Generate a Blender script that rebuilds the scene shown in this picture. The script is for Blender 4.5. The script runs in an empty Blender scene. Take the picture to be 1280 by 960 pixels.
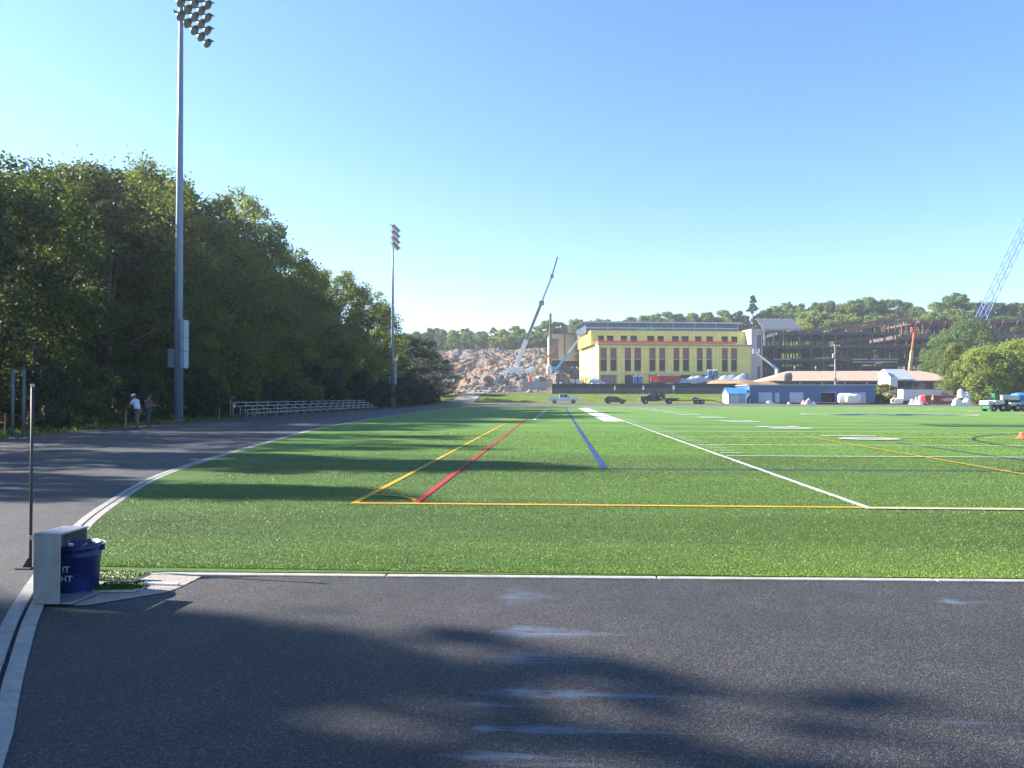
import bpy, bmesh, math, random
import numpy as np
from mathutils import Vector, Matrix
R = math.radians
sc = bpy.context.scene
col = sc.collection
random.seed(7)

# ------------------------------------------------------------------ camera model (pixel sizes of the 1280x960 photograph)
FPX, CAMZ = 914.0, 1.6
YAW = math.atan(55 / FPX); PITCH = math.atan(16 / FPX)
Fv = Vector((-math.sin(YAW) * math.cos(PITCH), math.cos(YAW) * math.cos(PITCH), math.sin(PITCH)))
Rv = Vector((math.cos(YAW), math.sin(YAW), 0)); Uv = Rv.cross(Fv)
def ray(px, py): return Fv + Rv * ((px - 640) / FPX) + Uv * ((480 - py) / FPX)
def at(px, py, Y):
    d = ray(px, py); t = Y / d.y; return Vector((d.x * t, Y, CAMZ + d.z * t))
def gp(px, py, z=0.0):
    d = ray(px, py); t = (z - CAMZ) / d.z; return Vector((d.x * t, d.y * t, z))
def X_(px, Y): return at(px, 496, Y).x
def Z_(py, Y, px=695): return at(px, py, Y).z

# ------------------------------------------------------------------ terrain
def _pl(pts):
    a = np.array(pts, float); return lambda y: np.interp(y, a[:, 0], a[:, 1])
pL = _pl([(-500,0),(121,0),(140,.3),(148,.45),(163,2.2),(180,2.8),(200,4.4),(230,7.6),(280,15),(335,23.5),(420,28),(700,34),(2000,34)])
pM = _pl([(-500,0),(121,0),(140,.22),(149,.32),(163,2.2),(180,2.8),(205,4.6),(225,5.4),(275,5.6),(300,12),(370,29),(450,38),(700,42),(2000,42)])
pR = _pl([(-500,0),(121,0),(140,.08),(158,.12),(176,2.2),(200,3.2),(225,5.4),(275,6),(300,13),(370,29),(450,38),(700,42),(2000,42)])
def sst(a, b, x):
    t = np.clip((x - a) / (b - a), 0, 1); return t * t * (3 - 2 * t)
def Hf(x, y):
    x = np.asarray(x, float); y = np.asarray(y, float)
    l, m, r = pL(y), pM(y), pR(y)
    a = sst(-2, 12, x); b = sst(40, 52, x)
    z = l * (1 - a) + m * a; z = z * (1 - b) + r * b
    w = sst(-20, -34, x) * sst(300, 200, y)           # the wood on the left stays level
    return z * (1 - .75 * w)
def H(x, y): return float(Hf(x, y))

# ------------------------------------------------------------------ nodes / materials
def newmat(name):
    m = bpy.data.materials.new(name); m.use_nodes = True
    nt = m.node_tree; b = nt.nodes['Principled BSDF']; return m, nt, b
def nd(nt, t, **k):
    n = nt.nodes.new(t)
    for a, v in k.items():
        if a in n.inputs.keys(): n.inputs[a].default_value = v
        else: setattr(n, a, v)
    return n
def noise(nt, scale, detail=4, rough=.55, coord='Object', mapping=None):
    tc = nd(nt, 'ShaderNodeTexCoord'); n = nd(nt, 'ShaderNodeTexNoise'); n.inputs['Scale'].default_value = scale
    n.inputs['Detail'].default_value = detail; n.inputs['Roughness'].default_value = rough
    if mapping:
        mp = nd(nt, 'ShaderNodeMapping'); mp.inputs['Scale'].default_value = mapping
        nt.links.new(tc.outputs[coord], mp.inputs['Vector']); nt.links.new(mp.outputs['Vector'], n.inputs['Vector'])
    else: nt.links.new(tc.outputs[coord], n.inputs['Vector'])
    return n
def ramp(nt, src, stops):
    r = nd(nt, 'ShaderNodeValToRGB'); e = r.color_ramp.elements
    while len(e) < len(stops): e.new(.5)
    for el, (p, c) in zip(e, stops):
        el.position = p; el.color = (*c, 1) if len(c) == 3 else c
    nt.links.new(src, r.inputs['Fac']); return r
def sc3(c, f): return tuple(max(0, min(1, v * f)) for v in c)
_mats = {}
def M(name, c=(.5, .5, .5), rough=.6, metal=0., var=.18, scale=3., bump=.0, bscale=40., mapping=None, spec=.5, coat=0):
    if name in _mats: return _mats[name]
    m, nt, b = newmat(name)
    n = noise(nt, scale, 5, .6, mapping=mapping)
    r = ramp(nt, n.outputs['Fac'], [(.3, sc3(c, 1 - var)), (.7, sc3(c, 1 + var))])
    nt.links.new(r.outputs['Color'], b.inputs['Base Color'])
    b.inputs['Roughness'].default_value = rough; b.inputs['Metallic'].default_value = metal
    b.inputs['Specular IOR Level'].default_value = spec
    if coat: b.inputs['Coat Weight'].default_value = coat
    if bump:
        n2 = noise(nt, bscale, 4); bp = nd(nt, 'ShaderNodeBump'); bp.inputs['Strength'].default_value = bump
        bp.inputs['Distance'].default_value = .02
        nt.links.new(n2.outputs['Fac'], bp.inputs['Height']); nt.links.new(bp.outputs['Normal'], b.inputs['Normal'])
    _mats[name] = m; return m

# ------------------------------------------------------------------ mesh helpers
class MB:
    def __init__(s): s.v = []; s.f = []
    def add(s, vs, fs):
        o = len(s.v); s.v += [tuple(v) for v in vs]; s.f += [tuple(i + o for i in f) for f in fs]; return s
    def box(s, x0, x1, y0, y1, z0, z1, mat=None):
        vs = [Vector(p) for p in ((x0,y0,z0),(x1,y0,z0),(x1,y1,z0),(x0,y1,z0),(x0,y0,z1),(x1,y0,z1),(x1,y1,z1),(x0,y1,z1))]
        if mat: vs = [mat @ v for v in vs]
        return s.add(vs, [(0,3,2,1),(4,5,6,7),(0,1,5,4),(1,2,6,5),(2,3,7,6),(3,0,4,7)])
    def bar(s, a, b, w, h=None):
        a = Vector(a); b = Vector(b); h = h or w; d = b - a
        if d.length < 1e-6: return s
        q = d.to_track_quat('X', 'Z').to_matrix().to_4x4(); q.translation = a
        return s.box(0, d.length, -w/2, w/2, -h/2, h/2, q)
    def tube(s, pts, r, n=10, cap=True):
        pts = [Vector(p) for p in pts]; rs = r if hasattr(r, '__len__') else [r] * len(pts)
        o = len(s.v); up = None
        for i, p in enumerate(pts):
            d = (pts[min(i+1, len(pts)-1)] - pts[max(i-1, 0)]).normalized()
            if up is None:
                up = Vector((1,0,0)) if abs(d.x) < .8 else Vector((0,1,0))
            a = (up - d * up.dot(d)).normalized(); b = d.cross(a); up = a
            for k in range(n):
                t = 2 * math.pi * k / n; s.v.append(tuple(p + (a * math.cos(t) + b * math.sin(t)) * rs[i]))
        for i in range(len(pts) - 1):
            for k in range(n):
                k2 = (k + 1) % n; s.f.append((o+i*n+k, o+i*n+k2, o+(i+1)*n+k2, o+(i+1)*n+k))
        if cap:
            s.f.append(tuple(o + k for k in range(n-1, -1, -1))); e = o + (len(pts)-1)*n
            s.f.append(tuple(e + k for k in range(n)))
        return s
    def lathe(s, prof, c=(0,0,0), n=24, axis='Z'):
        o = len(s.v); c = Vector(c)
        for (r, z) in prof:
            for k in range(n):
                t = 2*math.pi*k/n; p = Vector((r*math.cos(t), r*math.sin(t), z))
                if axis == 'Y': p = Vector((p.x, p.z, p.y))
                if axis == 'X': p = Vector((p.z, p.x, p.y))
                s.v.append(tuple(c + p))
        for i in range(len(prof)-1):
            for k in range(n):
                k2 = (k+1) % n; s.f.append((o+i*n+k, o+i*n+k2, o+(i+1)*n+k2, o+(i+1)*n+k))
        return s
    def prism(s, prof, y0, y1, inset=None, mat=None):
        """profile in x,z extruded along y; inset(z)-> narrowing of the half-width"""
        n = len(prof); vs = []
        for y, sg in ((y0, 1), (y1, -1)):
            for (x, z) in prof: vs.append(Vector((x, y + sg * (inset(z) if inset else 0), z)))
        if mat: vs = [mat @ v for v in vs]
        fs = [tuple(range(n)), tuple(range(2*n-1, n-1, -1))]
        for i in range(n):
            j = (i+1) % n; fs.append((i, i+n, j+n, j))
        return s.add(vs, fs)
    def build(s, name, mat, parent=None, bevel=0, smooth=False, loc=None, fix=True):
        me = bpy.data.meshes.new(name); me.from_pydata(s.v, [], s.f)
        if fix:
            bm = bmesh.new(); bm.from_mesh(me); bmesh.ops.recalc_face_normals(bm, faces=bm.faces); bm.to_mesh(me); bm.free()
        if smooth: me.polygons.foreach_set('use_smooth', [True] * len(me.polygons))
        me.materials.append(mat)
        o = bpy.data.objects.new(name, me); col.objects.link(o)
        if parent: o.parent = parent
        if loc is not None: o.location = loc
        if bevel:
            b = o.modifiers.new('bevel', 'BEVEL'); b.width = bevel; b.segments = 2; b.limit_method = 'ANGLE'
        return o
def npmesh(name, V, F, mat, attr=None):
    me = bpy.data.meshes.new(name); n = F.shape[1]
    me.vertices.add(len(V)); me.vertices.foreach_set('co', V.astype(np.float32).ravel())
    me.loops.add(F.size); me.loops.foreach_set('vertex_index', F.astype(np.int32).ravel())
    me.polygons.add(len(F)); me.polygons.foreach_set('loop_start', np.arange(0, F.size, n, dtype=np.int32))
    me.update(calc_edges=True)
    if attr is not None:
        a = me.color_attributes.new('tint', 'FLOAT_COLOR', 'POINT'); a.data.foreach_set('color', attr.astype(np.float32).ravel())
    me.materials.append(mat); return me
def tag(o, label=None, cat=None, group=None, kind=None):
    for k, v in (('label', label), ('category', cat), ('group', group), ('kind', kind)):
        if v: o[k] = v
    return o
def thing(name, label, cat, loc=(0,0,0), rz=0, group=None):
    o = bpy.data.objects.new(name, None); col.objects.link(o); o.empty_display_size = .2
    o.location = loc; o.rotation_euler = (0, 0, rz); return tag(o, label, cat, group)
def copy_tree(o, parent=None):
    c = o.copy(); col.objects.link(c)
    if parent: c.parent = parent
    for ch in [x for x in list(o.children)]: copy_tree(ch, c)
    return c
def sheet(name, xs, ys, zf, mat):
    X, Y = np.meshgrid(xs, ys); Z = zf(X, Y); nx, ny = len(xs), len(ys)
    V = np.stack([X, Y, Z], -1).reshape(-1, 3)
    i = np.arange(nx*ny).reshape(ny, nx)
    F = np.stack([i[:-1,:-1], i[:-1,1:], i[1:,1:], i[1:,:-1]], -1).reshape(-1, 4)
    me = npmesh(name, V, F, mat); o = bpy.data.objects.new(name, me); col.objects.link(o); return o
ORD = ['first','second','third','fourth','fifth','sixth','seventh','eighth','ninth','tenth','eleventh','twelfth','thirteenth','fourteenth','fifteenth',
       'sixteenth','seventeenth','eighteenth','nineteenth','twentieth']
for k in ('first','second','third','fourth','fifth','sixth','seventh','eighth','ninth'): ORD.append('twenty-' + k)
ORD += ['thirtieth'] + ['thirty-' + k for k in ('first','second','third','fourth','fifth','sixth','seventh','eighth','ninth')]
def Tz(v, a): return Matrix.Translation(v) @ Matrix.Rotation(a, 4, 'Z')

# ------------------------------------------------------------------ world, sun, camera
SUN_EL = R(30); SUN_AZ = R(-82)            # azimuth from +Y (clockwise): the sun stands left and slightly ahead
w = bpy.data.worlds.new('World'); sc.world = w; w.use_nodes = True
nt = w.node_tree; bg = nt.nodes['Background']
sky = nt.nodes.new('ShaderNodeTexSky'); sky.sky_type = 'NISHITA'; sky.sun_disc = False
sky.sun_elevation = SUN_EL; sky.sun_rotation = SUN_AZ; sky.altitude = 50; sky.air_density = 1.0; sky.dust_density = .15; sky.ozone_density = 3.5
hs = nt.nodes.new('ShaderNodeHueSaturation'); hs.inputs['Saturation'].default_value = 1.19; hs.inputs['Hue'].default_value = .502; nt.links.new(sky.outputs['Color'], hs.inputs['Color']); nt.links.new(hs.outputs['Color'], bg.inputs['Color']); bg.inputs['Strength'].default_value = .074
sl = bpy.data.lights.new('sun', 'SUN'); sl.energy = 5; sl.angle = R(.53); sl.color = (1, .93, .82)
so = bpy.data.objects.new('sun', sl); col.objects.link(so)
sd = Vector((math.sin(SUN_AZ)*math.cos(SUN_EL), math.cos(SUN_AZ)*math.cos(SUN_EL), math.sin(SUN_EL)))
so.rotation_euler = sd.to_track_quat('Z', 'Y').to_euler(); so.location = (-40, 10, 60)
cam = bpy.data.cameras.new('camera'); co = bpy.data.objects.new('camera', cam); col.objects.link(co)
cam.sensor_width = 36; cam.lens = 36 * FPX / 1280; cam.clip_start = .05; cam.clip_end = 6000
co.location = (0, 0, CAMZ); co.rotation_euler = (R(90) + PITCH, 0, YAW); sc.camera = co
sc.view_settings.view_transform = 'Standard'; sc.view_settings.look = 'None'; sc.view_settings.gamma = 1
sc.view_settings.exposure = 1.98
sc.cycles.use_denoising = True; sc.cycles.max_bounces = 6; sc.cycles.diffuse_bounces = 3; sc.cycles.transmission_bounces = 3; sc.cycles.transparent_max_bounces = 4
sc.cycles.sample_clamp_indirect = 6
# ================================================================== SETTING
# ---- materials of the ground surfaces
def asphalt_mat(name, base, stain=False, rough=.72, spec=.5):
    m, nt, b = newmat(name); L = nt.links
    tc = nd(nt, 'ShaderNodeTexCoord')
    vo = nd(nt, 'ShaderNodeTexVoronoi'); vo.inputs['Scale'].default_value = 135; L.new(tc.outputs['Object'], vo.inputs['Vector'])
    n1 = noise(nt, .35, 5, .6); n2 = noise(nt, 140, 3, .7); n4 = noise(nt, 2.2, 5, .65)
    r1 = ramp(nt, n1.outputs['Fac'], [(.3, sc3(base, .72)), (.7, sc3(base, 1.25))])
    r2 = ramp(nt, vo.outputs['Color'], [(.25, (.3,.3,.3)), (.5, (.9,.9,.9)), (.68, (1.4,1.36,1.35)), (.80, (4.0,3.7,3.6))])
    mx = nd(nt, 'ShaderNodeMix', data_type='RGBA', blend_type='MULTIPLY'); mx.inputs[0].default_value = .85
    L.new(r1.outputs['Color'], mx.inputs[6]); L.new(r2.outputs['Color'], mx.inputs[7])
    r4 = ramp(nt, n4.outputs['Fac'], [(.35, (.8,.8,.8)), (.65, (1.12,1.12,1.12))])
    m4 = nd(nt, 'ShaderNodeMix', data_type='RGBA', blend_type='MULTIPLY'); m4.inputs[0].default_value = 1
    L.new(mx.outputs[2], m4.inputs[6]); L.new(r4.outputs['Color'], m4.inputs[7])
    out = m4.outputs[2]
    if stain:
        # spilt pale powder: streaks swept to the right, each around its own spot
        sep = nd(nt, 'ShaderNodeSeparateXYZ'); L.new(tc.outputs['Object'], sep.inputs[0])
        st = noise(nt, 3.2, 5, .7, mapping=(1.1, 7.5, 1)); fine = noise(nt, 45, 3, .7)
        tot = None
        def math_(op, a, b_=None):
            n = nd(nt, 'ShaderNodeMath', operation=op)
            for i, v in enumerate((a, b_)):
                if v is None: continue
                if isinstance(v, (int, float)): n.inputs[i].default_value = v
                else: L.new(v, n.inputs[i])
            return n.outputs[0]
        for (px, py, rx, ry, amt) in STAINS:
            c = gp(px, py)
            dx = math_('DIVIDE', math_('SUBTRACT', sep.outputs['X'], c.x), rx)
            dxr = math_('MAXIMUM', math_('MULTIPLY', dx, -2.6), math_('MULTIPLY', dx, .8))
            dy = math_('DIVIDE', math_('ABSOLUTE', math_('SUBTRACT', sep.outputs['Y'], c.y)), ry)
            d = math_('ADD', dxr, dy)
            v = math_('MULTIPLY', math_('MAXIMUM', math_('SUBTRACT', 1.15, d), 0), amt)
            tot = v if tot is None else math_('ADD', tot, v)
        k = math_('MULTIPLY', tot, math_('MAXIMUM', math_('SUBTRACT', math_('MULTIPLY', st.outputs['Fac'], 5.2), 1.95), 0))
        k = math_('MULTIPLY', k, math_('ADD', math_('MULTIPLY', fine.outputs['Fac'], 1.2), .4))
        k = math_('MINIMUM', k, .85)
        ms = nd(nt, 'ShaderNodeMix', data_type='RGBA'); L.new(k, ms.inputs[0]); L.new(out, ms.inputs[6]); ms.inputs[7].default_value = (.095, .130, .195, 1)
        out = ms.outputs[2]
    L.new(out, b.inputs['Base Color']); b.inputs['Roughness'].default_value = rough; b.inputs['Specular IOR Level'].default_value = spec
    bp = nd(nt, 'ShaderNodeBump'); bp.inputs['Strength'].default_value = .8; bp.inputs['Distance'].default_value = .006
    ad = nd(nt, 'ShaderNodeMath', operation='ADD'); L.new(vo.outputs['Distance'], ad.inputs[0]); L.new(n2.outputs['Fac'], ad.inputs[1])
    L.new(ad.outputs[0], bp.inputs['Height']); L.new(bp.outputs['Normal'], b.inputs['Normal'])
    return m
STAINS = [(640,745,.35,.30,.55),(650,790,.62,.17,1.0),(645,822,.55,.16,.7),(655,866,.85,.085,1.15),(600,880,.3,.05,.7),(668,911,.62,.055,1.3),(602,910,.16,.045,1.4),(590,944,.42,.055,1.3),(640,953,.5,.03,1.0),(1190,752,.3,.12,.9),(1190,902,.5,.03,.4)]
m_apron = asphalt_mat('fresh_asphalt', (.0275, .0262, .029), True)
m_track = asphalt_mat('track_asphalt', (.037, .0375, .042))
m_conc = M('kerb_concrete', (.27, .265, .25), .85, var=.2, scale=9, bump=.4, bscale=120)
m_gravel = M('gravel_base', (.33, .29, .26), .95, var=.45, scale=60, bump=1, bscale=90)

NAP = [((y_-6.5)/13.5, (k_,)*3) for y_,k_ in ((6.6,1.28),(7.9,1.22),(8.2,.95),(9.7,.92),(10.1,1.08),(14.5,1.04),(14.9,.96),(19.8,.98))]
def turf_mat():
    m, nt, b = newmat('artificial_turf'); L = nt.links
    tc = nd(nt, 'ShaderNodeTexCoord'); sep = nd(nt, 'ShaderNodeSeparateXYZ'); L.new(tc.outputs['Object'], sep.inputs[0])
    # turf rolls: the field proper is a livelier green than the dark end zone
    mr = nd(nt, 'ShaderNodeMapRange'); mr.inputs['From Min'].default_value = 19.7; mr.inputs['From Max'].default_value = 20.1; L.new(sep.outputs['Y'], mr.inputs['Value'])
    base = nd(nt, 'ShaderNodeMix', data_type='RGBA'); L.new(mr.outputs[0], base.inputs[0])
    base.inputs[6].default_value = (.058, .120, .016, 1); base.inputs[7].default_value = (.084, .186, .022, 1)
    sq = nd(nt, 'ShaderNodeMath', operation='PINGPONG'); L.new(sep.outputs['Y'], sq.inputs[0]); sq.inputs[1].default_value = 4.572
    gt = nd(nt, 'ShaderNodeMath', operation='GREATER_THAN'); L.new(sq.outputs[0], gt.inputs[0]); gt.inputs[1].default_value = 2.286
    n1 = noise(nt, .8, 5, .6, mapping=(.35, 1, 1)); n2 = noise(nt, 70, 4, .75); n3 = noise(nt, 5, 6, .75, mapping=(.5, 1.6, 1)); n5 = noise(nt, 260, 2, .6)
    def mul(a, rmp, f=1.0):
        x = nd(nt, 'ShaderNodeMix', data_type='RGBA', blend_type='MULTIPLY'); x.inputs[0].default_value = f
        L.new(a, x.inputs[6]); L.new(rmp, x.inputs[7]); return x.outputs[2]
    o = mul(base.outputs[2], ramp(nt, n1.outputs['Fac'], [(.32, (.70,.74,.7)), (.68, (1.18,1.14,1.1))]).outputs['Color'])
    o = mul(o, ramp(nt, n2.outputs['Fac'], [(.34, (.30,.33,.3)), (.52, (1,1,1)), (.66, (1.9,1.75,1.7))]).outputs['Color'])
    o = mul(o, ramp(nt, n3.outputs['Fac'], [(.3, (.72,.74,.7)), (.7, (1.25,1.22,1.2))]).outputs['Color'])
    nap = nd(nt, 'ShaderNodeMapRange'); nap.inputs['From Min'].default_value = 6.5; nap.inputs['From Max'].default_value = 20; L.new(sep.outputs['Y'], nap.inputs['Value'])
    o = mul(o, ramp(nt, nap.outputs[0], NAP).outputs['Color'])
    o = mul(o, ramp(nt, gt.outputs[0], [(0, (.94,.94,.94)), (1, (1.06,1.06,1.06))]).outputs['Color'])
    sp = ramp(nt, n5.outputs['Fac'], [(.66, (0,0,0)), (.72, (1,1,1))])
    ms = nd(nt, 'ShaderNodeMix', data_type='RGBA'); L.new(sp.outputs['Color'], ms.inputs[0]); L.new(o, ms.inputs[6]); ms.inputs[7].default_value = (.25,.33,.17,1)
    L.new(ms.outputs[2], b.inputs['Base Color']); b.inputs['Roughness'].default_value = .75; b.inputs['Specular IOR Level'].default_value = .25
    b.inputs['Sheen Weight'].default_value = .1; b.inputs['Sheen Tint'].default_value = (.6,.9,.3,1)
    bp = nd(nt, 'ShaderNodeBump'); bp.inputs['Strength'].default_value = .9; bp.inputs['Distance'].default_value = .02
    ad = nd(nt, 'ShaderNodeMath', operation='ADD'); L.new(n2.outputs['Fac'], ad.inputs[0]); L.new(n5.outputs['Fac'], ad.inputs[1])
    L.new(ad.outputs[0], bp.inputs['Height']); L.new(bp.outputs['Normal'], b.inputs['Normal'])
    return m
m_turf = turf_mat()

# ---- the kerb line round the bend
KERB = [gp(px, py) for px, py in ((-30,1300),(3,960),(29,848),(55,757),(101,677),(122.5,650),(157,624),(194,601),(229,586.5),(292,566.5),(405,535))]
KERB = [(-1.2, 0.2), (-2.0, 2.2)] + [(p.x, p.y) for p in KERB[1:]] + [(-13.3, 55), (-14.0, 75), (-14.3, 97), (-14.3, 121.5)]
def smooth_line(pts, step=.35):
    P = [Vector((x, y, 0)) for x, y in pts]; out = []
    for i in range(len(P)-1):
        p0, p1, p2, p3 = P[max(i-1,0)], P[i], P[i+1], P[min(i+2, len(P)-1)]
        n = max(2, int((p2-p1).length / step)); n = min(n, 24)
        # tangents scaled to the chord lengths, so uneven spacing does not overshoot
        d1 = (p2-p1).length
        m1 = (p2-p0) / max(1e-6, (p2-p0).length) * d1; m2 = (p3-p1) / max(1e-6, (p3-p1).length) * d1
        for k in range(n):
            t = k/n; t2, t3 = t*t, t*t*t
            out.append(p1*(2*t3-3*t2+1) + m1*(t3-2*t2+t) + p2*(-2*t3+3*t2) + m2*(t3-t2))
    out.append(P[-1]); return out
KL = smooth_line(KERB)
KY = np.array([p.y for p in KL]); KX = np.array([p.x for p in KL])
def kx(y): return float(np.interp(y, KY, KX))
def offset(line, d):
    out = []
    for i, p in enumerate(line):
        t = (line[min(i+1, len(line)-1)] - line[max(i-1, 0)]).normalized(); out.append(p + Vector((t.y, -t.x, 0)) * d)
    return out
def strip(mb, line, d0, d1, z0, z1):
    a, b = offset(line, d0), offset(line, d1); vs = []; fs = []
    for p, q in zip(a, b): vs += [(p.x,p.y,z1),(q.x,q.y,z1),(p.x,p.y,z0),(q.x,q.y,z0)]
    for i in range(len(line)-1):
        k = i*4; fs += [(k,k+1,k+5,k+4),(k,k+4,k+6,k+2),(k+1,k+3,k+7,k+5)]
    fs += [(0,2,3,1), (len(vs)-4, len(vs)-3, len(vs)-1, len(vs)-2)]
    mb.add(vs, fs)
def struct(o): o['kind'] = 'structure'; return o
kb = MB(); strip(kb, KL, -.215, -.122, -.05, .012); strip(kb, KL, -.093, .0, -.05, .012)
struct(kb.build('kerb', m_conc))
sl_ = MB(); strip(sl_, KL, -.121, -.094, -.05, -.012); struct(sl_.build('drain_slot', M('slot_dark', (.02,.02,.025), .8)))
FRONT = [Vector((gp(150,717.5).x, gp(150,717.5).y, 0)), Vector((gp(640,722).x, gp(640,722).y, 0)), Vector((gp(1280,727).x, gp(1280,727).y, 0))]
fd = (FRONT[2]-FRONT[0]).normalized(); FRONT = [FRONT[0] + fd*.02, FRONT[1], FRONT[2], FRONT[2] + fd*60]
def fy(x):
    return FRONT[0].y + (x - FRONT[0].x) * fd.y / fd.x
fk = MB(); x = FRONT[0].x
while x < 60:            # short header stones laid end to end
    x1 = x + 2.4; fk.box(x + .006, x1 - .006, .015, .095, -.08, .012, Tz((0,0,0), 0) @ Matrix(((1,0,0,0),(fd.y/fd.x,1,0,fy(0) - .05),(0,0,1,0),(0,0,0,1)))); x = x1
struct(fk.build('header_kerb', M('header_concrete', (.31,.30,.27), .85, var=.22, scale=6, bump=.4, bscale=120), bevel=.008))

# ---- ground
xs = np.unique(np.concatenate([np.linspace(-1500,-120,14), np.linspace(-120,-70,14), np.arange(-70,18,1.0), np.arange(18,60,1.6), np.arange(60,200,4), np.linspace(200,1500,14)]))
ys = np.unique(np.concatenate([np.linspace(-400,-30,8), np.arange(-30,120,8), np.arange(120,176,1.7), np.arange(176,346,1.1), np.arange(346,362,2), np.linspace(360,700,30), np.linspace(700,2500,8)]))
rng = np.random.default_rng(3)
def vnoise(x, y, s, seed):
    r = np.random.default_rng(seed); T = r.random((64,64)); u = x/s; v = y/s
    i = np.floor(u).astype(int); j = np.floor(v).astype(int); fu = u-i; fv = v-j; fu = fu*fu*(3-2*fu); fv = fv*fv*(3-2*fv)
    g = lambda a, b: T[a % 64, b % 64]
    return (g(i,j)*(1-fu)+g(i+1,j)*fu)*(1-fv) + (g(i,j+1)*(1-fu)+g(i+1,j+1)*fu)*fv
def rubble_w(X, Y): return sst(178, 196, Y) * sst(345, 325, Y) * sst(-62, -48, X) * sst(16, 8, X)
def mound_w(X, Y): return sst(168, 174, Y) * sst(196, 188, Y) * sst(36, 40, X) * sst(62, 52, X)
def Hd(X, Y):
    X = np.asarray(X, float); Y = np.asarray(Y, float); z = Hf(X, Y)
    n = (vnoise(X,Y,17,1)-.5)*5 + (vnoise(X,Y,7,2)-.5)*3.2 + (vnoise(X,Y,2.4,5)-.5)*2.0
    t = np.floor(z / 3.4) * 3.4 + 3.4 * sst(.55, 1, (z / 3.4) % 1) # benches left by the blasting
    rw = rubble_w(X, Y)
    z = z*(1-rw*.75) + t*rw*.75 + n * rw * .75 + rw*(vnoise(X,Y,1.13,41)-.5)*1.7
    z = z + mound_w(X, Y) * (2.6 + (vnoise(X,Y,4,8)-.5)*1.6)
    return z + (vnoise(X,Y,9,11)-.5)*.5*sst(150,190,Y)
def ground_mat():
    m, nt, b = newmat('ground_soil'); L = nt.links
    a = nd(nt, 'ShaderNodeAttribute', attribute_name='tint')
    n1 = noise(nt, .5, 6, .7); n2 = noise(nt, 3, 5, .7)
    r = ramp(nt, n1.outputs['Fac'], [(.3, (.62,.6,.6)), (.5,(1,1,1)), (.7, (1.4,1.36,1.3))]); r2 = ramp(nt, n2.outputs['Fac'], [(.3, (.65,.65,.65)), (.7, (1.35,1.35,1.35))])
    x = nd(nt, 'ShaderNodeMix', data_type='RGBA', blend_type='MULTIPLY'); x.inputs[0].default_value = 1
    y = nd(nt, 'ShaderNodeMix', data_type='RGBA', blend_type='MULTIPLY'); y.inputs[0].default_value = 1
    L.new(a.outputs['Color'], x.inputs[6]); L.new(r.outputs['Color'], x.inputs[7]); L.new(x.outputs[2], y.inputs[6]); L.new(r2.outputs['Color'], y.inputs[7])
    L.new(y.outputs[2], b.inputs['Base Color']); b.inputs['Roughness'].default_value = .95; b.inputs['Specular IOR Level'].default_value = .1
    bp = nd(nt, 'ShaderNodeBump'); bp.inputs['Strength'].default_value = .6; bp.inputs['Distance'].default_value = .25
    L.new(n2.outputs['Fac'], bp.inputs['Height']); L.new(bp.outputs['Normal'], b.inputs['Normal']); return m
g = sheet('ground', xs, ys, lambda X, Y: Hd(X, Y) - .05, ground_mat()); struct(g)
_pc = np.empty(len(g.data.polygons)*3,np.float32); g.data.polygons.foreach_get('center',_pc); _pc = _pc.reshape(-1,3); g.data.polygons.foreach_set('use_smooth', ~((_pc[:,1]>178)&(_pc[:,1]<346)&(_pc[:,0]>-64)&(_pc[:,0]<18)))
X, Y = np.meshgrid(xs, ys); X = X.ravel(); Y = Y.ravel()
C = np.tile(np.array([.16,.115,.075]), (len(X),1))
def paint(wt, c):
    global C
    C = C*(1-wt[:,None]) + np.array(c)*wt[:,None]
paint(sst(-24,-30,X)*sst(170,150,Y), (.055,.045,.03))                       # leaf litter under the wood
gw = sst(144,147,Y)*sst(172,167,Y)*sst(40,36,X)
paint(gw, (.105,.150,.028)); paint(sst(147,150,Y)*sst(158,150.5,Y)*sst(40,36,X)*.6, (.13,.165,.028))
paint(sst(166,172,Y), (.20,.15,.115))                                       # site dirt
nn = vnoise(X,Y,13,21); nn2 = vnoise(X,Y,5,23)
paint(rubble_w(X,Y)*sst(.45,.75,nn), (.18,.165,.15)); paint(rubble_w(X,Y)*sst(.5,.8,nn2), (.235,.150,.10)); paint(rubble_w(X,Y)*sst(.72,.9,1-nn), (.16,.13,.12))
paint(mound_w(X,Y), (.27,.175,.11))
paint(sst(290,310,Y)*sst(12,20,X), (.07,.085,.03)); paint(sst(338,350,Y), (.07,.085,.03)); paint(sst(-46,-60,X)*sst(165,172,Y), (.07,.085,.03))
at_ = g.data.color_attributes.new('tint','FLOAT_COLOR','POINT'); at_.data.foreach_set('color', np.concatenate([C, np.ones((len(X),1))],1).astype(np.float32).ravel())

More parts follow.
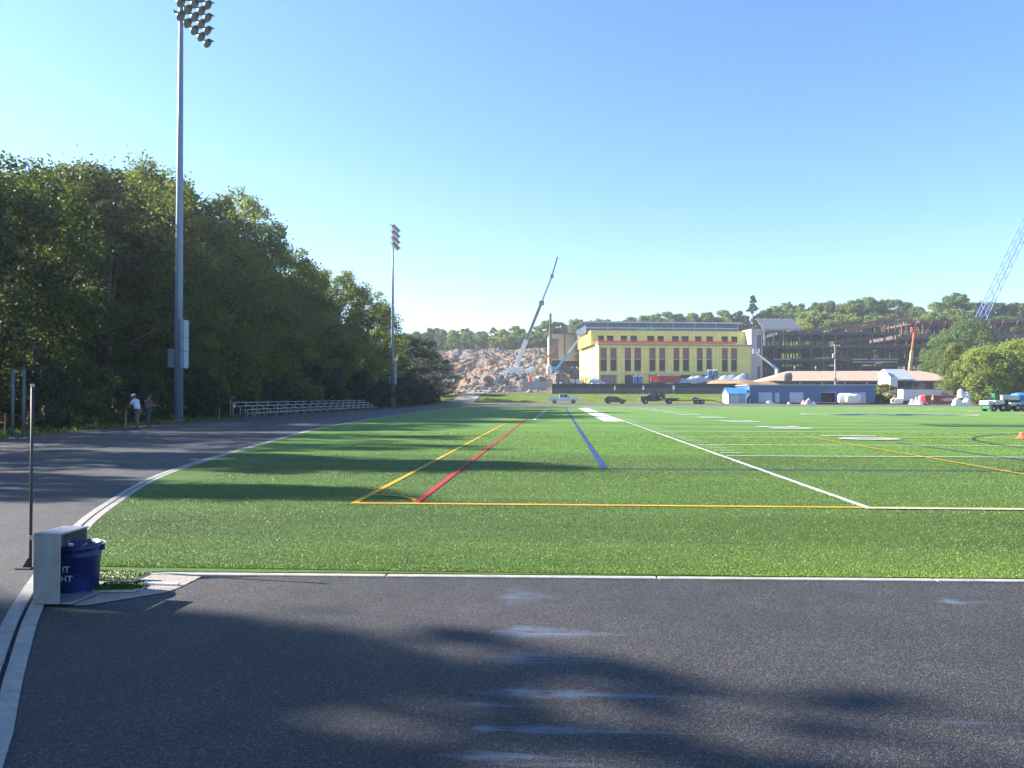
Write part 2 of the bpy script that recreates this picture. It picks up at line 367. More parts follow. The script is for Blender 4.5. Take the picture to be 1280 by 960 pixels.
# ---- asphalt sheets, turf
def poly_sheet(name, left, right, z, mat):
    """strip between two polylines of (x,y) with equal length"""
    mb = MB(); n = 6; vs = []; fs = []
    for (a, b) in zip(left, right):
        for k in range(n+1): t = k/n; vs.append((a[0]+(b[0]-a[0])*t, a[1]+(b[1]-a[1])*t, z))
    for i in range(len(left)-1):
        for k in range(n): q = i*(n+1)+k; fs.append((q,q+1,q+n+2,q+n+1))
    mb.add(vs, fs); return struct(mb.build(name, mat, fix=False))
OUT = [(-60,-14.5),(0,-15.5),(12,-18.2),(28,-21.6),(40,-23.4),(54,-24.4),(75,-24.2),(110,-23.6),(125,-23.4)]
def ox(y): return float(np.interp(y, [a for a,_ in OUT], [b for _,b in OUT]))
ly = [p.y for p in KL]
poly_sheet('track', [(-14,-60),(-14,-20)] + [(ox(y)+.12*math.sin(y*1.3), y) for y in ly] , [(0,-60),(0,-20)] + [(p.x-.2, p.y) for p in offset(KL, 0)], -.014, m_track)
ap_y = [y for y in ly if y < 5.9]
ap_l = [(kx(y)-.02, y) for y in ap_y] + [(kx(6.0)-.02, 6.0)]
poly_sheet('apron', [(0,-40),(0,-6)] + ap_l + [(-2.55,6.42)], [(90,-40),(90,-6)] + [(90, y) for y in ap_y] + [(90,6.1),(90, fy(90)+.02)], -.002, m_apron)
# bare strip of sub-base beside the bucket
gr = MB(); gpts = [gp(px,py,0) for px,py in ((46,757),(110,757),(165,748),(208,741),(228,733),(252,721),(195,717),(130,716),(96,694),(70,700))]
gr.add([(p.x,p.y,.004) for p in gpts], [tuple(range(len(gpts)))]); struct(gr.build('gravel_patch', m_gravel))
xs2 = np.concatenate([np.linspace(-23.4,-10,6), np.linspace(-9,90,34)])
far = sheet('far_track', xs2, np.linspace(121.55,146,16), lambda X,Y: Hf(X,Y)-.004 + .0*X, M('far_asphalt', (.085,.075,.068), .9, var=.3, scale=1.2)); struct(far)
rd = sheet('access_road', np.linspace(-21.3,-16.6,6), np.linspace(146.02,186,26), lambda X,Y: Hf(X,Y)+.06, M('gravel_road', (.24,.21,.19), .95, var=.3, scale=2)); struct(rd)
tl_y = [FRONT[0].y+.05] + [y for y in ly if y > FRONT[0].y+.15]
turf = poly_sheet('turf_field', [(kx(y)+.01, y) for y in tl_y], [(86, max(y, fy(86)) if i else fy(86)+.06) for i, y in enumerate(tl_y)], .012, m_turf)
# front edge follows the header kerb
for v in turf.data.vertices:
    if v.co.y < fy(v.co.x) + .06 and v.co.y < 8.0: v.co.y = fy(v.co.x) + .055

# ---- painted markings, children of the turf
def paint_mat(name, c):
    m, nt, b = newmat(name); L = nt.links
    n = noise(nt, 60, 4, .75); n1 = noise(nt, 1.5, 4, .6)
    r = ramp(nt, n.outputs['Fac'], [(.3, sc3(c,.42)), (.5, c), (.7, sc3(c,1.2))]); r1 = ramp(nt, n1.outputs['Fac'], [(.3,(.8,.8,.8)),(.7,(1.1,1.1,1.1))])
    x = nd(nt, 'ShaderNodeMix', data_type='RGBA', blend_type='MULTIPLY'); x.inputs[0].default_value = 1
    L.new(r.outputs['Color'], x.inputs[6]); L.new(r1.outputs['Color'], x.inputs[7]); L.new(x.outputs[2], b.inputs['Base Color'])
    b.inputs['Roughness'].default_value = .8; b.inputs['Specular IOR Level'].default_value = .2
    return m
pw = paint_mat('white_fibre', (.47,.475,.45)); py_ = paint_mat('yellow_fibre', (.46,.28,.025)); pr = paint_mat('red_fibre', (.36,.03,.045)); pb = paint_mat('blue_fibre', (.022,.045,.16)); pk = paint_mat('black_fibre', (.02,.02,.022))
LZ = [.020]
def mark(name, mat, quads):
    LZ[0] += .0009
    mb = MB()
    for q in quads: mb.add([(x,y,LZ[0]) for x,y in q], [tuple(range(len(q)))])
    return mb.build(name, mat, turf)
def ln(x0,y0,x1,y1,w=.11):
    d = Vector((x1-x0,y1-y0)); n = Vector((-d.y,d.x)).normalized()*w/2
    return [(x0+n.x,y0+n.y),(x0-n.x,y0-n.y),(x1-n.x,y1-n.y),(x1+n.x,y1+n.y)]
def arc(cx,cy,r,a0,a1,w=.1,n=40):
    q = []
    for k in range(n):
        t0 = a0+(a1-a0)*k/n; t1 = a0+(a1-a0)*(k+1)/n
        q.append([(cx+(r-w/2)*math.cos(t0),cy+(r-w/2)*math.sin(t0)),(cx+(r+w/2)*math.cos(t0),cy+(r+w/2)*math.sin(t0)),(cx+(r+w/2)*math.cos(t1),cy+(r+w/2)*math.sin(t1)),(cx+(r-w/2)*math.cos(t1),cy+(r-w/2)*math.sin(t1))])
    return q
SX, EY, YD = 4.42, 10.66, .9144
GL = EY + 10*YD; FX = SX + 53.33*YD; FE = EY + 120*YD
mark('yellow_end_line', py_, [ln(-3.05, EY+.11, FX+8, EY+.11, .13)])
mark('yellow_touch_line', py_, [ln(-3.0, EY+.07, -3.0, FE-4, .10)])
mark('yellow_corner_arc', py_, arc(-3.0, EY+.11, .92, 0, math.pi/2, .1, 20))
mark('red_side_line', pr, [ln(-2.09, EY+.2, -2.09, FE-6, .105)])
mark('blue_side_line', pb, [ln(1.06, 16.1, 1.35, FE-8, .14)])
mark('blue_cross_line', pb, [ln(1.0, 16.2, 60, 16.2, .09)])
mark('blue_crease_line', pb, [ln(11.6, 16.3, 11.7, 26, .1)])
mark('white_restart_line', pw, [ln(-1.5, 49, -1.2, 88, .12)])
mark('white_side_line', pw, [ln(SX, EY-.05, SX, FE, .10)])
mark('white_end_line', pw, [ln(SX, EY, FX, EY, .085)])
mark('white_far_end_line', pw, [ln(SX, FE, FX, FE, .12)])
mark('white_team_box', pw, [ln((3.05+4.42)/2, 47, (3.05+4.42)/2, 103, 1.36)])
mark('yellow_box_line', py_, [ln(9.35, EY+.2, 9.9, 29.8, .1)])
mark('yellow_box_front_line', py_, [ln(9.95, 29.8, 48, 29.8, .1)])
mark('black_circle', pk, arc(24, 24, 9.5, 0, 2*math.pi, .1, 90))
for k in range(0, 21): mark('white_yard_line', pw, [ln(SX+.1, GL+5*k*YD, FX-.1, GL+5*k*YD, .10)])
tk = []
for k in range(1, 100):
    if k % 5: tk += [ln(SX+.15, GL+k*YD, SX+.75, GL+k*YD, .09)]
mark('white_hash_marks', pw, tk)
mark('white_inner_hash_marks', pw, [ln(SX+18, GL+k*YD, SX+18.6, GL+k*YD, .09) for k in range(1,100) if k % 5] + [ln(SX+30, GL+k*YD, SX+30.6, GL+k*YD, .09) for k in range(1,100) if k % 5])
def text_on(name, body, size, mat, parent, mtx, offset_=0., extrude=0.):
    cu = bpy.data.curves.new(name, 'FONT'); cu.body = body; cu.size = size; cu.align_x = 'CENTER'; cu.align_y = 'CENTER'; cu.offset = offset_; cu.extrude = extrude
    o = bpy.data.objects.new('tmp', cu); col.objects.link(o); dg = bpy.context.evaluated_depsgraph_get()
    me = bpy.data.meshes.new_from_object(o.evaluated_get(dg)); bpy.data.objects.remove(o); bpy.data.curves.remove(cu)
    me.materials.clear(); me.materials.append(mat); ob = bpy.data.objects.new(name, me); col.objects.link(ob); ob.parent = parent; ob.matrix_local = mtx; return ob
for i, s in enumerate(('1 0','2 0','3 0','4 0','5 0','4 0','3 0','2 0','1 0')):
    yy = GL + 10*(i+1)*YD
    mt = Matrix(((0,1.15,0,SX+7.1),(-1,0,0,yy),(0,0,1,.0455),(0,0,0,1))); text_on('yard_number', s, 2.5, pw, turf, mt, .075)
    mt = Matrix(((0,-1.15,0,FX-7.1),(1,0,0,yy),(0,0,1,.0455),(0,0,0,1))); text_on('yard_number', s, 2.5, pw, turf, mt, .075)
# midfield emblem: a broad blue sweep with white edging
mx_, my_ = (SX+FX)/2, GL+50*YD
mark('midfield_emblem_white', pw, [[(mx_+(7+k2)*math.cos(a), my_+(4.4+k2)*math.sin(a)) for a,k2 in ((2*math.pi*k/60,0),(2*math.pi*(k+1)/60,0),(2*math.pi*(k+1)/60,.35),(2*math.pi*k/60,.35))] for k in range(60)] + [ln(mx_-6, my_-1.5, mx_+6, my_+1.8, .5)])
LZ[0] += .003
mark('midfield_emblem_blue', pb, [[(mx_-5.6,my_-1.30),(mx_-3.6,my_-1.60),(mx_-1.2,my_+0.40),(mx_-.4,my_-1.70),(mx_+1.3,my_-1.70),(mx_+2.2,my_+0.50),(mx_+4.4,my_-1.45),(mx_+5.9,my_-1.10),(mx_+2.9,my_+1.70),(mx_+1.6,my_+1.70),(mx_+.4,my_-0.30),(mx_-.8,my_+1.70),(mx_-2.4,my_+1.60)]])

# ---- real fibres on the turf nearest the camera
def blades():
    r = np.random.default_rng(5); n = 430000
    y = 6.62 + (r.random(n)**2.4)*27; x = -6.8 + r.random(n)*(7.2 + y*.95 + 2)
    x = np.minimum(x, .72*y+1.2); kxs = np.interp(y, KY, KX)+.03
    fyv = FRONT[0].y + (x-FRONT[0].x)*fd.y/fd.x + .06
    ok = (x > kxs) & (y > fyv); x, y = x[ok], y[ok]; n = len(x)
    h = .004+.008*r.random(n); wd = .0010+.0011*r.random(n) + .0004*(y-6); a = r.random(n)*6.283; ln_ = .25+r.random(n)*.9
    ax, ay = np.cos(a), np.sin(a); b = r.random(n)*6.283
    tx, ty = x+np.cos(b)*h*ln_, y+np.sin(b)*h*ln_
    z0 = np.full(n, .012)
    V = np.stack([np.stack([x-ax*wd,y-ay*wd,z0],-1), np.stack([x+ax*wd,y+ay*wd,z0],-1), np.stack([tx+ax*wd*.6,ty+ay*wd*.6,z0+h],-1), np.stack([tx-ax*wd*.6,ty-ay*wd*.6,z0+h],-1)],1).reshape(-1,3)
    F = np.arange(4*n).reshape(-1,4)
    g_ = (.75+.6*r.random(n))*np.interp(y, [6.6,7.9,8.2,9.7,10.1,14.5,14.9,19.8], [1.25,1.2,.93,.9,1.06,1.03,.96,.98])
    c = np.stack([.092*g_*(1+.3*r.random(n)), .176*g_, .018*g_, np.ones(n)],-1)
    pale = r.random(n) < .03; c[pale,:3] = (.30,.36,.2)
    # fibres on a painted line take the paint
    def on(x0,x1,y0,y1,cc):
        k = (x>x0)&(x<x1)&(y>y0)&(y<y1); c[k,:3] = np.array(cc)*g_[k][:,None]*.9
    on(-3.05,60,EY+.05,EY+.17,(.62,.36,.02)); on(-3.06,-2.94,EY,30,(.62,.36,.02)); on(-2.155,-2.025,EY+.2,30,(.5,.03,.04)); on(SX-.055,SX+.055,EY-.05,30,(.72,.72,.7)); on(SX,60,EY-.042,EY+.042,(.72,.72,.7))
    rr = np.hypot(x+3.0, y-EY-.11); k = (abs(rr-.92)<.05)&(x>-3.0)&(y>EY+.1); c[k,:3] = (.6,.35,.02)
    c4 = np.repeat(c, 4, 0)
    m, nt, bb = newmat('turf_fibre'); at2 = nd(nt,'ShaderNodeAttribute',attribute_name='tint'); nt.links.new(at2.outputs['Color'], bb.inputs['Base Color'])
    bb.inputs['Roughness'].default_value = .5; bb.inputs['Specular IOR Level'].default_value = .35
    me = npmesh('turf_fibres', V, F, m, c4); o = bpy.data.objects.new('turf_fibres', me); col.objects.link(o)
    tag(o, 'green plastic grass fibres standing on the near edge of the turf', 'turf fibres', None, 'stuff')
blades()
# ================================================================== TREES
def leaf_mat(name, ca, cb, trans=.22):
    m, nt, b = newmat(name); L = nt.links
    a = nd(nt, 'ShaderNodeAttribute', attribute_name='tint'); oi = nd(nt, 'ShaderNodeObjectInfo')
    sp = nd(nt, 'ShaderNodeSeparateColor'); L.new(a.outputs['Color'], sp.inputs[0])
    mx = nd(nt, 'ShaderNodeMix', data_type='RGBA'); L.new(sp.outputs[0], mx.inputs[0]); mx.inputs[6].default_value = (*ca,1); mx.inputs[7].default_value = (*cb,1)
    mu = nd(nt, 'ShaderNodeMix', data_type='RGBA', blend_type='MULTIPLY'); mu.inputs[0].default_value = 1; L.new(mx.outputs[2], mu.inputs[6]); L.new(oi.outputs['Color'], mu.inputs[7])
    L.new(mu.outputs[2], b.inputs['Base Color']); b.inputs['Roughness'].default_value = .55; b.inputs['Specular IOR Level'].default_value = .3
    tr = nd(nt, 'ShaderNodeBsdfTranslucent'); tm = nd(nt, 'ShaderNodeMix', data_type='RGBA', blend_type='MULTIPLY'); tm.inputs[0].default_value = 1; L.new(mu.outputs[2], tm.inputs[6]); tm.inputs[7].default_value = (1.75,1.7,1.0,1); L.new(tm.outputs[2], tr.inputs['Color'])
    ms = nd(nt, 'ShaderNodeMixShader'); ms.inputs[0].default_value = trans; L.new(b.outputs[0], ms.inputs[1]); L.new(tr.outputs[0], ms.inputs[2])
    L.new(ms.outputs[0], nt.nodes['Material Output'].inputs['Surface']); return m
m_leaf = leaf_mat('leaves', (.024,.042,.011), (.135,.180,.034), .5)
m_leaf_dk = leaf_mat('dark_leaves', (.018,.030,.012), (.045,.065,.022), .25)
m_leaf_far = leaf_mat('far_leaves', (.085,.130,.038), (.185,.240,.065), .45)
m_needle = leaf_mat('needles', (.022,.040,.022), (.050,.072,.035), .1)
m_bark = M('bark', (.10,.08,.065), .95, var=.4, scale=6, bump=.8, bscale=18)

def leaf_cloud(seed, h0, h1, rad, ncl, per, leaf, shape='broad', crisp=.3, asp=.62):
    """leaf quads gathered in clumps; returns V,F,tint and the clump centres"""
    r = np.random.default_rng(seed); H_ = h1-h0
    cs = []; rs = []
    while len(cs) < ncl:
        t = r.random()*(.94 if shape == 'tall' else 1); a = r.random()*6.283
        if shape == 'broad': pr_ = (math.sin(math.pi*min(1, max(0, .10+.86*t)))**.62)
        elif shape == 'tall': pr_ = math.sin(math.pi*(.14+.84*t))**.8 * (1-.15*t)
        elif shape == 'wall': pr_ = (1-.5*t**2.2) * (1 if t < .9 else .8)
        elif shape == 'cone': pr_ = (1-t)**.85*.95 + .05
        elif shape == 'bush': pr_ = math.sqrt(max(0, 1-t*t))
        q = r.random()**.45
        lob = 1 + .16*math.sin(3*a+seed) + .12*math.sin(5*a+2*seed+4*t)
        rr = rad*pr_*q*lob
        cs.append((rr*math.cos(a), rr*math.sin(a), h0+H_*t)); rs.append(rad*(.12+.13*r.random())*(.6 if shape == 'cone' else 1))
    cs = np.array(cs); rs = np.array(rs)
    n = ncl*per; ci = np.repeat(np.arange(ncl), per)
    d = r.normal(size=(n,3)); d /= np.linalg.norm(d,axis=1,keepdims=True)
    rad_ = rs[ci]*(r.random(n)**crisp)
    stray = 1 + (r.random(n) < .14)*r.random(n)*.9
    P = cs[ci] + d*(rad_*stray)[:,None]*np.array([1.15,1.15,.85])
    if shape == 'cone': P[:,2] -= .18*np.hypot(P[:,0],P[:,1])
    nrm = d*.7 + r.normal(size=(n,3))*.6 + np.array([0,0,.35]); nrm /= np.linalg.norm(nrm,axis=1,keepdims=True)
    up = r.normal(size=(n,3)); u = np.cross(nrm, up); u /= np.linalg.norm(u,axis=1,keepdims=True)+1e-9; v = np.cross(nrm,u)
    s = leaf*(.6+.8*r.random(n))[:,None]; u = u*s*.5; v = v*s*.5*asp
    V = np.stack([P-u, P-v*.95-u*.1, P+u, P+v*.95-u*.1],1)
    V[:,:,2] = np.maximum(V[:,:,2], .02); V = V.reshape(-1,3)
    F = np.arange(4*n).reshape(-1,4)
    tint = np.clip(r.random(ncl)[ci]*.75 + .25*r.random(n), 0, 1)
    T = np.ones((4*n,4)); T[:,0] = np.repeat(tint,4); return V, F, T, cs
class Tree:
    """one kind: shared crown and trunk meshes"""
    def __init__(s, name, seed, h, rad, h0, ncl, per, leaf, shape, mat, trunk_r=.22, limbs=7, crisp=.3):
        V,F,T,cs = leaf_cloud(seed, h0, h, rad, ncl, per, leaf, shape, crisp); s.h = h
        s.crown = npmesh('crown', V, F, mat, T); rr = random.Random(seed)
        mb = MB(); tp = h*(.92 if shape in ('cone','tall') else .72); b = rr.uniform(-.3,.3)
        mb.tube([(0,0,-.3),(b*.2,0,tp*.25),(b,b*.4,tp*.55),(b*.6,-b,tp)], [trunk_r*1.35,trunk_r,trunk_r*.7,.04], 8)
        top = sorted(range(len(cs)), key=lambda k: rr.random())[:limbs]
        for k in top:
            c = cs[k]; z = max(h*.12, c[2]*.55); f = min(1, z/tp)
            p0 = Vector((b*f, 0, z)); p2 = Vector(c); p1 = (p0+p2)/2 + Vector((0,0,-.3))
            mb.tube([p0,p1,p2], [trunk_r*.42,trunk_r*.28,.03], 5)
        o = mb.build('trunk', m_bark, smooth=True); s.trunk = o.data; bpy.data.objects.remove(o)
    def put(s, name, label, cat, x, y, z, sc_=1, rz=None, group=None, tint=(1,1,1), sxy=1, trunk=True):
        t = thing(name, label, cat, (x,y,z), random.random()*6.28 if rz is None else rz, group); t.scale = (sc_*sxy, sc_*sxy, sc_)
        c = bpy.data.objects.new('crown', s.crown); col.objects.link(c); c.parent = t; c.color = (*tint,1)
        if trunk:
            k = bpy.data.objects.new('trunk', s.trunk); col.objects.link(k); k.parent = t
        return t
near = [Tree('a', 1, 18, 5.6, 1.6, 120, 165, .27, 'broad', m_leaf, .28), Tree('b', 2, 18, 5.0, 1.2, 120, 165, .26, 'wall', m_leaf, .26), Tree('c', 3, 19, 4.6, 2, 110, 165, .26, 'tall', m_leaf, .25), Tree('d', 4, 17, 5.4, .8, 120, 165, .27, 'wall', m_leaf_dk, .26)]
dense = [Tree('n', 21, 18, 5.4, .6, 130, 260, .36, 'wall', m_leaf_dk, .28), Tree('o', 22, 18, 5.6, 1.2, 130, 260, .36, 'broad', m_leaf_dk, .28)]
bush = [Tree('e', 5, 5, 2.7, .15, 60, 150, .26, 'bush', m_leaf_dk, .07, 5), Tree('f', 6, 4, 2.4, .1, 50, 150, .24, 'bush', m_leaf, .06, 5)]
cone = Tree('g', 7, 17, 2.2, .8, 150, 130, .3, 'cone', m_needle, .2)
far_b = [Tree('h', 8, 12, 4.8, .2, 80, 150, .5, 'broad', m_leaf_far, .22, 4), Tree('i', 9, 12, 5.0, .2, 80, 150, .5, 'wall', m_leaf_far, .22, 4), Tree('j', 10, 13, 4.2, .3, 70, 150, .5, 'broad', m_leaf_far, .2, 4)]
far_p = Tree('k', 11, 18, 3.9, 4, 70, 110, .55, 'cone', m_needle, .3, 4, .5)
maple = [Tree('l', 12, 11, 5.6, 1.4, 170, 140, .36, 'broad', m_leaf_far, .25), Tree('m', 13, 12, 5.2, .6, 170, 140, .36, 'wall', m_leaf_far, .25)]

# --- the wood on the left: front row in view (x at the photograph's pixel column, tree-top row)
rt = random.Random(11); rows = []
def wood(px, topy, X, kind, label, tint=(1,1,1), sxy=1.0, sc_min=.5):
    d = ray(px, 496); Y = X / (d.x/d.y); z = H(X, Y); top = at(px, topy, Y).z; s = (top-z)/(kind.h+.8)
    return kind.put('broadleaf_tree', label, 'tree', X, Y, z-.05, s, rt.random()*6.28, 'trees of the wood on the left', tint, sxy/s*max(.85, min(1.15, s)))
lbl = lambda s: s
wood(-30, 168, -33, near[1], 'tall tree cut by the left edge of the picture', (.5,.58,.55))  # leaf tint darkened to imitate the shade at this end of the wood
wood(42, 196, -32.5, near[0], 'broad tree with shade tinted into its leaves, behind the two grey uprights', (.5,.56,.55))  # dark tint stands in for shade on the crown
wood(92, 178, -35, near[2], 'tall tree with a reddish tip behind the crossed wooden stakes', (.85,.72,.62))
wood(138, 205, -32, near[1], 'low-branched tree, leaves tinted dark for shade, right behind the two workers', (.5,.55,.52))  # shade put into the leaf colour by a dark tint
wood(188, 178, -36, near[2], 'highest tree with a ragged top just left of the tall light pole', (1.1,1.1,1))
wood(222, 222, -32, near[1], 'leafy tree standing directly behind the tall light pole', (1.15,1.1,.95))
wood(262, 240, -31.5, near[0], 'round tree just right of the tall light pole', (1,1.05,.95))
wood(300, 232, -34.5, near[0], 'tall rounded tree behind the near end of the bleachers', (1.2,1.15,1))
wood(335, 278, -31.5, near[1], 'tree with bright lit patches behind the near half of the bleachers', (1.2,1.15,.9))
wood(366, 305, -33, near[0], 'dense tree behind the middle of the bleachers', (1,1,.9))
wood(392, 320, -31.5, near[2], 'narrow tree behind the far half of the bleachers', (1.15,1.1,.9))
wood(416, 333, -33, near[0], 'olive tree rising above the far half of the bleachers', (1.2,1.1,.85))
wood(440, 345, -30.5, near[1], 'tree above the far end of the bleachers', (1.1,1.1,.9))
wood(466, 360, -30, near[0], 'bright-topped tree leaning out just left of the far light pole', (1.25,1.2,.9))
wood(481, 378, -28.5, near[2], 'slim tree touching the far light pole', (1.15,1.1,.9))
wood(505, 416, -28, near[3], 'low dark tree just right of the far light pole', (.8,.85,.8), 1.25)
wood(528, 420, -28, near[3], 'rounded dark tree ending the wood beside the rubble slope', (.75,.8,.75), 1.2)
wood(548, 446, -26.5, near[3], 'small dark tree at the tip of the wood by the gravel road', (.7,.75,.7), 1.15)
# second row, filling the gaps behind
for i, (px, ty, X) in enumerate([(15,205,-40),(66,200,-41),(118,196,-42),(160,200,-41),(205,212,-42),(245,232,-42),(283,246,-42),(322,268,-42),(350,292,-42),(380,312,-41),(405,328,-42),(430,342,-41),(452,356,-40),(478,388,-38),(500,420,-36)]):
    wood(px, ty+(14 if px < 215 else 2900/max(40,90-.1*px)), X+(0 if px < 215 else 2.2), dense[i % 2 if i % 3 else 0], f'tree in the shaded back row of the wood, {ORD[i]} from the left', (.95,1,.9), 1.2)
# bushes along the edge of the wood
for i in range(26):
    Y = 36 + i*4.6 + rt.uniform(-1,1); X = ox(Y) - 2.6 - rt.random()*2.0; k = bush[i % 2]; s = rt.uniform(.7,1.25)*(1 if Y > 58 else .8)
    if X > -28.5 and 56 < Y < 99: X = -29.5 - rt.random()
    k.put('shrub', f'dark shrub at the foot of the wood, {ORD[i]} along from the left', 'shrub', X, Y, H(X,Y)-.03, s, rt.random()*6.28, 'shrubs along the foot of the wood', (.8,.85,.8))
# trees outside the frame to the left and behind: their shade falls on the asphalt
OUTSIDE = [(-30,-.3,dense[1],1.45,1.27),(-30,7.9,dense[0],.92,.50),(-36,4.0,dense[0],1.2,.75),(-30,11.7,bush[0],2.0,.75),(-30,15.6,dense[0],.86,.42),(-30,20.8,dense[0],.94,.56),(-31,26.5,near[0],.93,.62),(-32,32,near[1],.92,.8),(-33,38.5,near[3],.80,.9),(-41,31,near[0],.9,.9),(-31,-8,near[1],1.35,1.15),(-32,-18,near[0],1.2,1.1)]
for (x,y,k,s,f) in OUTSIDE:
    k.put('broadleaf_tree' if k is not cone else 'conifer', 'woodland tree beside the track, left of the picture', 'tree', x, y, -.05, s, rt.random()*6.28, 'trees beyond the left edge', (1,1,1), f/s*max(.8,min(1.2,s)))

# --- hillside trees
def hill(px, topy, Y, kind, label, tint, w=1.0, name='broadleaf_tree', cat='tree', grp='trees on the hill behind the building site'):
    p = at(px, topy, Y); z = float(Hd(p.x, Y)) - .3; s = max(.35, (p.z - z)/(kind.h+.6))
    sxy = w*max(.75, min(1.5, s))/s
    return kind.put(name, label, cat, p.x, Y, z, s, rt.random()*6.28, grp, tint, sxy, trunk=True)
G1, G2, G3, G4 = (1.15,1.1,.9), (.85,.92,.85), (1.4,1.25,.8), (.65,.75,.75)
lft = [(522,414,330,0,G2),(537,411,340,1,G4),(553,411,345,2,G2),(566,412,335,1,G1),(584,416,345,0,G2),(601,414,345,1,G1),(617,409,350,2,G3),(630,411,345,0,G3),(645,407,350,1,G1),(657,416,345,0,G2),(671,408,345,1,G1),(684,400,350,0,G2),(697,402,352,1,G2),(706,412,350,0,G1)]
for i, (px,ty,Y,k,t) in enumerate(lft):
    hill(px, ty, Y, far_b[k], f'{ORD[i]} tree from the left on the skyline above the rubble slope', t)
rgt = [(790,396,365,0,G2),(806,394,360,1,G2),(820,392,360,0,G1),(834,390,360,1,G2),(850,392,362,0,G4),(866,391,360,1,G2),(885,390,358,0,G2),(904,388,360,1,G1),(922,389,358,0,G4),(958,386,352,0,G2),(970,382,360,1,G1),(984,378,356,2,G2),(998,380,352,0,G1),(1012,388,340,1,G3),(1024,378,352,1,G2),(1040,376,350,0,G4),(1054,380,346,1,G3),(1070,374,350,0,G2),(1086,371,350,1,G2),(1100,375,352,0,G4),(1116,374,350,1,G2),(1132,378,348,0,G1),(1146,384,345,1,G1),(1160,392,338,0,G3),(1172,378,340,1,G1),(1186,370,342,0,G2),(1199,365,345,2,G2),(1212,378,340,1,G4),(1228,378,345,0,G2),(1244,378,340,1,G4),(1260,380,340,0,G2),(1276,378,340,1,G1),(1292,380,340,0,G1)]
for i, (px,ty,Y,k,t) in enumerate(rgt):
    hill(px, ty, Y, far_b[k], f'{ORD[i]} broadleaf tree from the left on the skyline right of the yellow building', t)
hill(941, 368, 350, far_p, 'tall dark pine standing above the right end of the yellow building', (1,1,1), 1.1, 'pine_tree')
hill(987, 376, 362, far_p, 'smaller pine point on the skyline above the tilted grey canopy', (1.1,1.1,1), .9, 'pine_tree')
# lower trees in front of the skyline ones, seen over and through the steel frame
low = [(1006,392,322,0,G3),(1022,390,318,1,G3),(1040,393,316,0,G1),(1056,394,318,1,G2),(1075,396,315,0,G3),(1092,395,316,1,G1),(1112,393,318,0,(1.3,.95,.7)),(1130,396,316,1,G2),(1152,398,312,0,G1),(1172,390,312,1,G1),(1190,386,312,0,G1),(1208,390,312,1,G1),(1226,394,312,0,G2),(1246,396,312,1,G2),(1266,396,312,0,G3),(1284,396,312,1,G2)]
for i, (px,ty,Y,k,t) in enumerate(low):
    hill(px, ty, Y, far_b[k], f'{ORD[i]} tree from the left in the lower row behind the steel frame', t, 1.15)
# trees in front of the right wing of the frame and beside the low roofed building
hill(1178, 418, 215, maple[1], 'dark tree in front of the steel frame, left of the big round one', (.8,.88,.72), .95, grp=None)
hill(1212, 398, 245, maple[0], 'dark tree crossing the red steel beams high on the right', (.72,.8,.7), 1.0, grp=None)
hill(1182, 430, 205, maple[1], 'small green tree between the orange boom lift and the round trees', (.8,.85,.7), .7, grp=None)
hill(1194, 428, 152, maple[1], 'olive-topped tree left of the big pale round tree', (1.0,.9,.75), .62, grp=None)
hill(1228, 433, 148, maple[0], 'big pale green round tree beside the red skip', (1.45,1.3,.95), .98, grp=None)
hill(1272, 424, 150, maple[0], 'pale green round tree cut by the right edge of the picture', (1.4,1.25,.95), .98, grp=None)
# the wood behind, a mass of crowns over the whole crest
def far_wood():
    Vs = []; Ts = []; r = random.Random(4); rn = np.random.default_rng(9)
    base = [leaf_cloud(60+i, .5, 12, 5.2, 26, 40, 1.5, 'wall') for i in range(4)]
    for i in range(420):
        x = r.uniform(-140, 330); y = r.uniform(372, 470) if x > 8 or x < -70 else r.uniform(356, 440)
        V,F,T,_ = base[i%4]; a = r.random()*6.28; s = r.uniform(.7,1.0)
        c, n = math.cos(a), math.sin(a); W = V.copy(); W[:,0], W[:,1] = (V[:,0]*c-V[:,1]*n)*s, (V[:,0]*n+V[:,1]*c)*s
        W[:,2] = V[:,2]*s*(1.0 if x > 8 else .95); W += np.array([x,y,H(x,y)-.5]); Vs.append(W); Ts.append(T)
    V = np.concatenate(Vs); me = npmesh('far_wood', V, np.arange(len(V)).reshape(-1,4), m_leaf_far, np.concatenate(Ts))
    o = bpy.data.objects.new('far_wood', me); col.objects.link(o); o.color = (.9,.95,.85,1)
    tag(o, 'hazy wood covering the hill crest behind the building site', 'wood', None, 'stuff')
far_wood()
# ragged weeds at the foot of the wood
def weeds():
    r = np.random.default_rng(14); n = 9000; y = 26 + r.random(n)*125
    x = np.interp(y, [a for a,_ in OUT], [b for _,b in OUT]) - .1 - r.random(n)**1.5*4.5
    h = .06 + .22*r.random(n)**2; a = r.random(n)*6.283; wd = .03+.03*r.random(n)
    dx, dy = np.cos(a)*wd, np.sin(a)*wd; lx, ly_ = (r.random(n)-.5)*.3, (r.random(n)-.5)*.3
    z = Hf(x,y)-.05
    V = np.stack([np.stack([x-dx,y-dy,z],-1),np.stack([x+dx,y+dy,z],-1),np.stack([x+lx+dx*.3,y+ly_+dy*.3,z+h],-1),np.stack([x+lx-dx*.3,y+ly_-dy*.3,z+h],-1)],1).reshape(-1,3)
    T = np.ones((4*n,4)); T[:,0] = np.repeat(r.random(n),4)
    me = npmesh('weeds', V, np.arange(4*n).reshape(-1,4), m_leaf, T); o = bpy.data.objects.new('weeds', me); col.objects.link(o)
    tag(o, 'rough weeds and grass along the foot of the wood', 'weeds', None, 'stuff')
weeds()
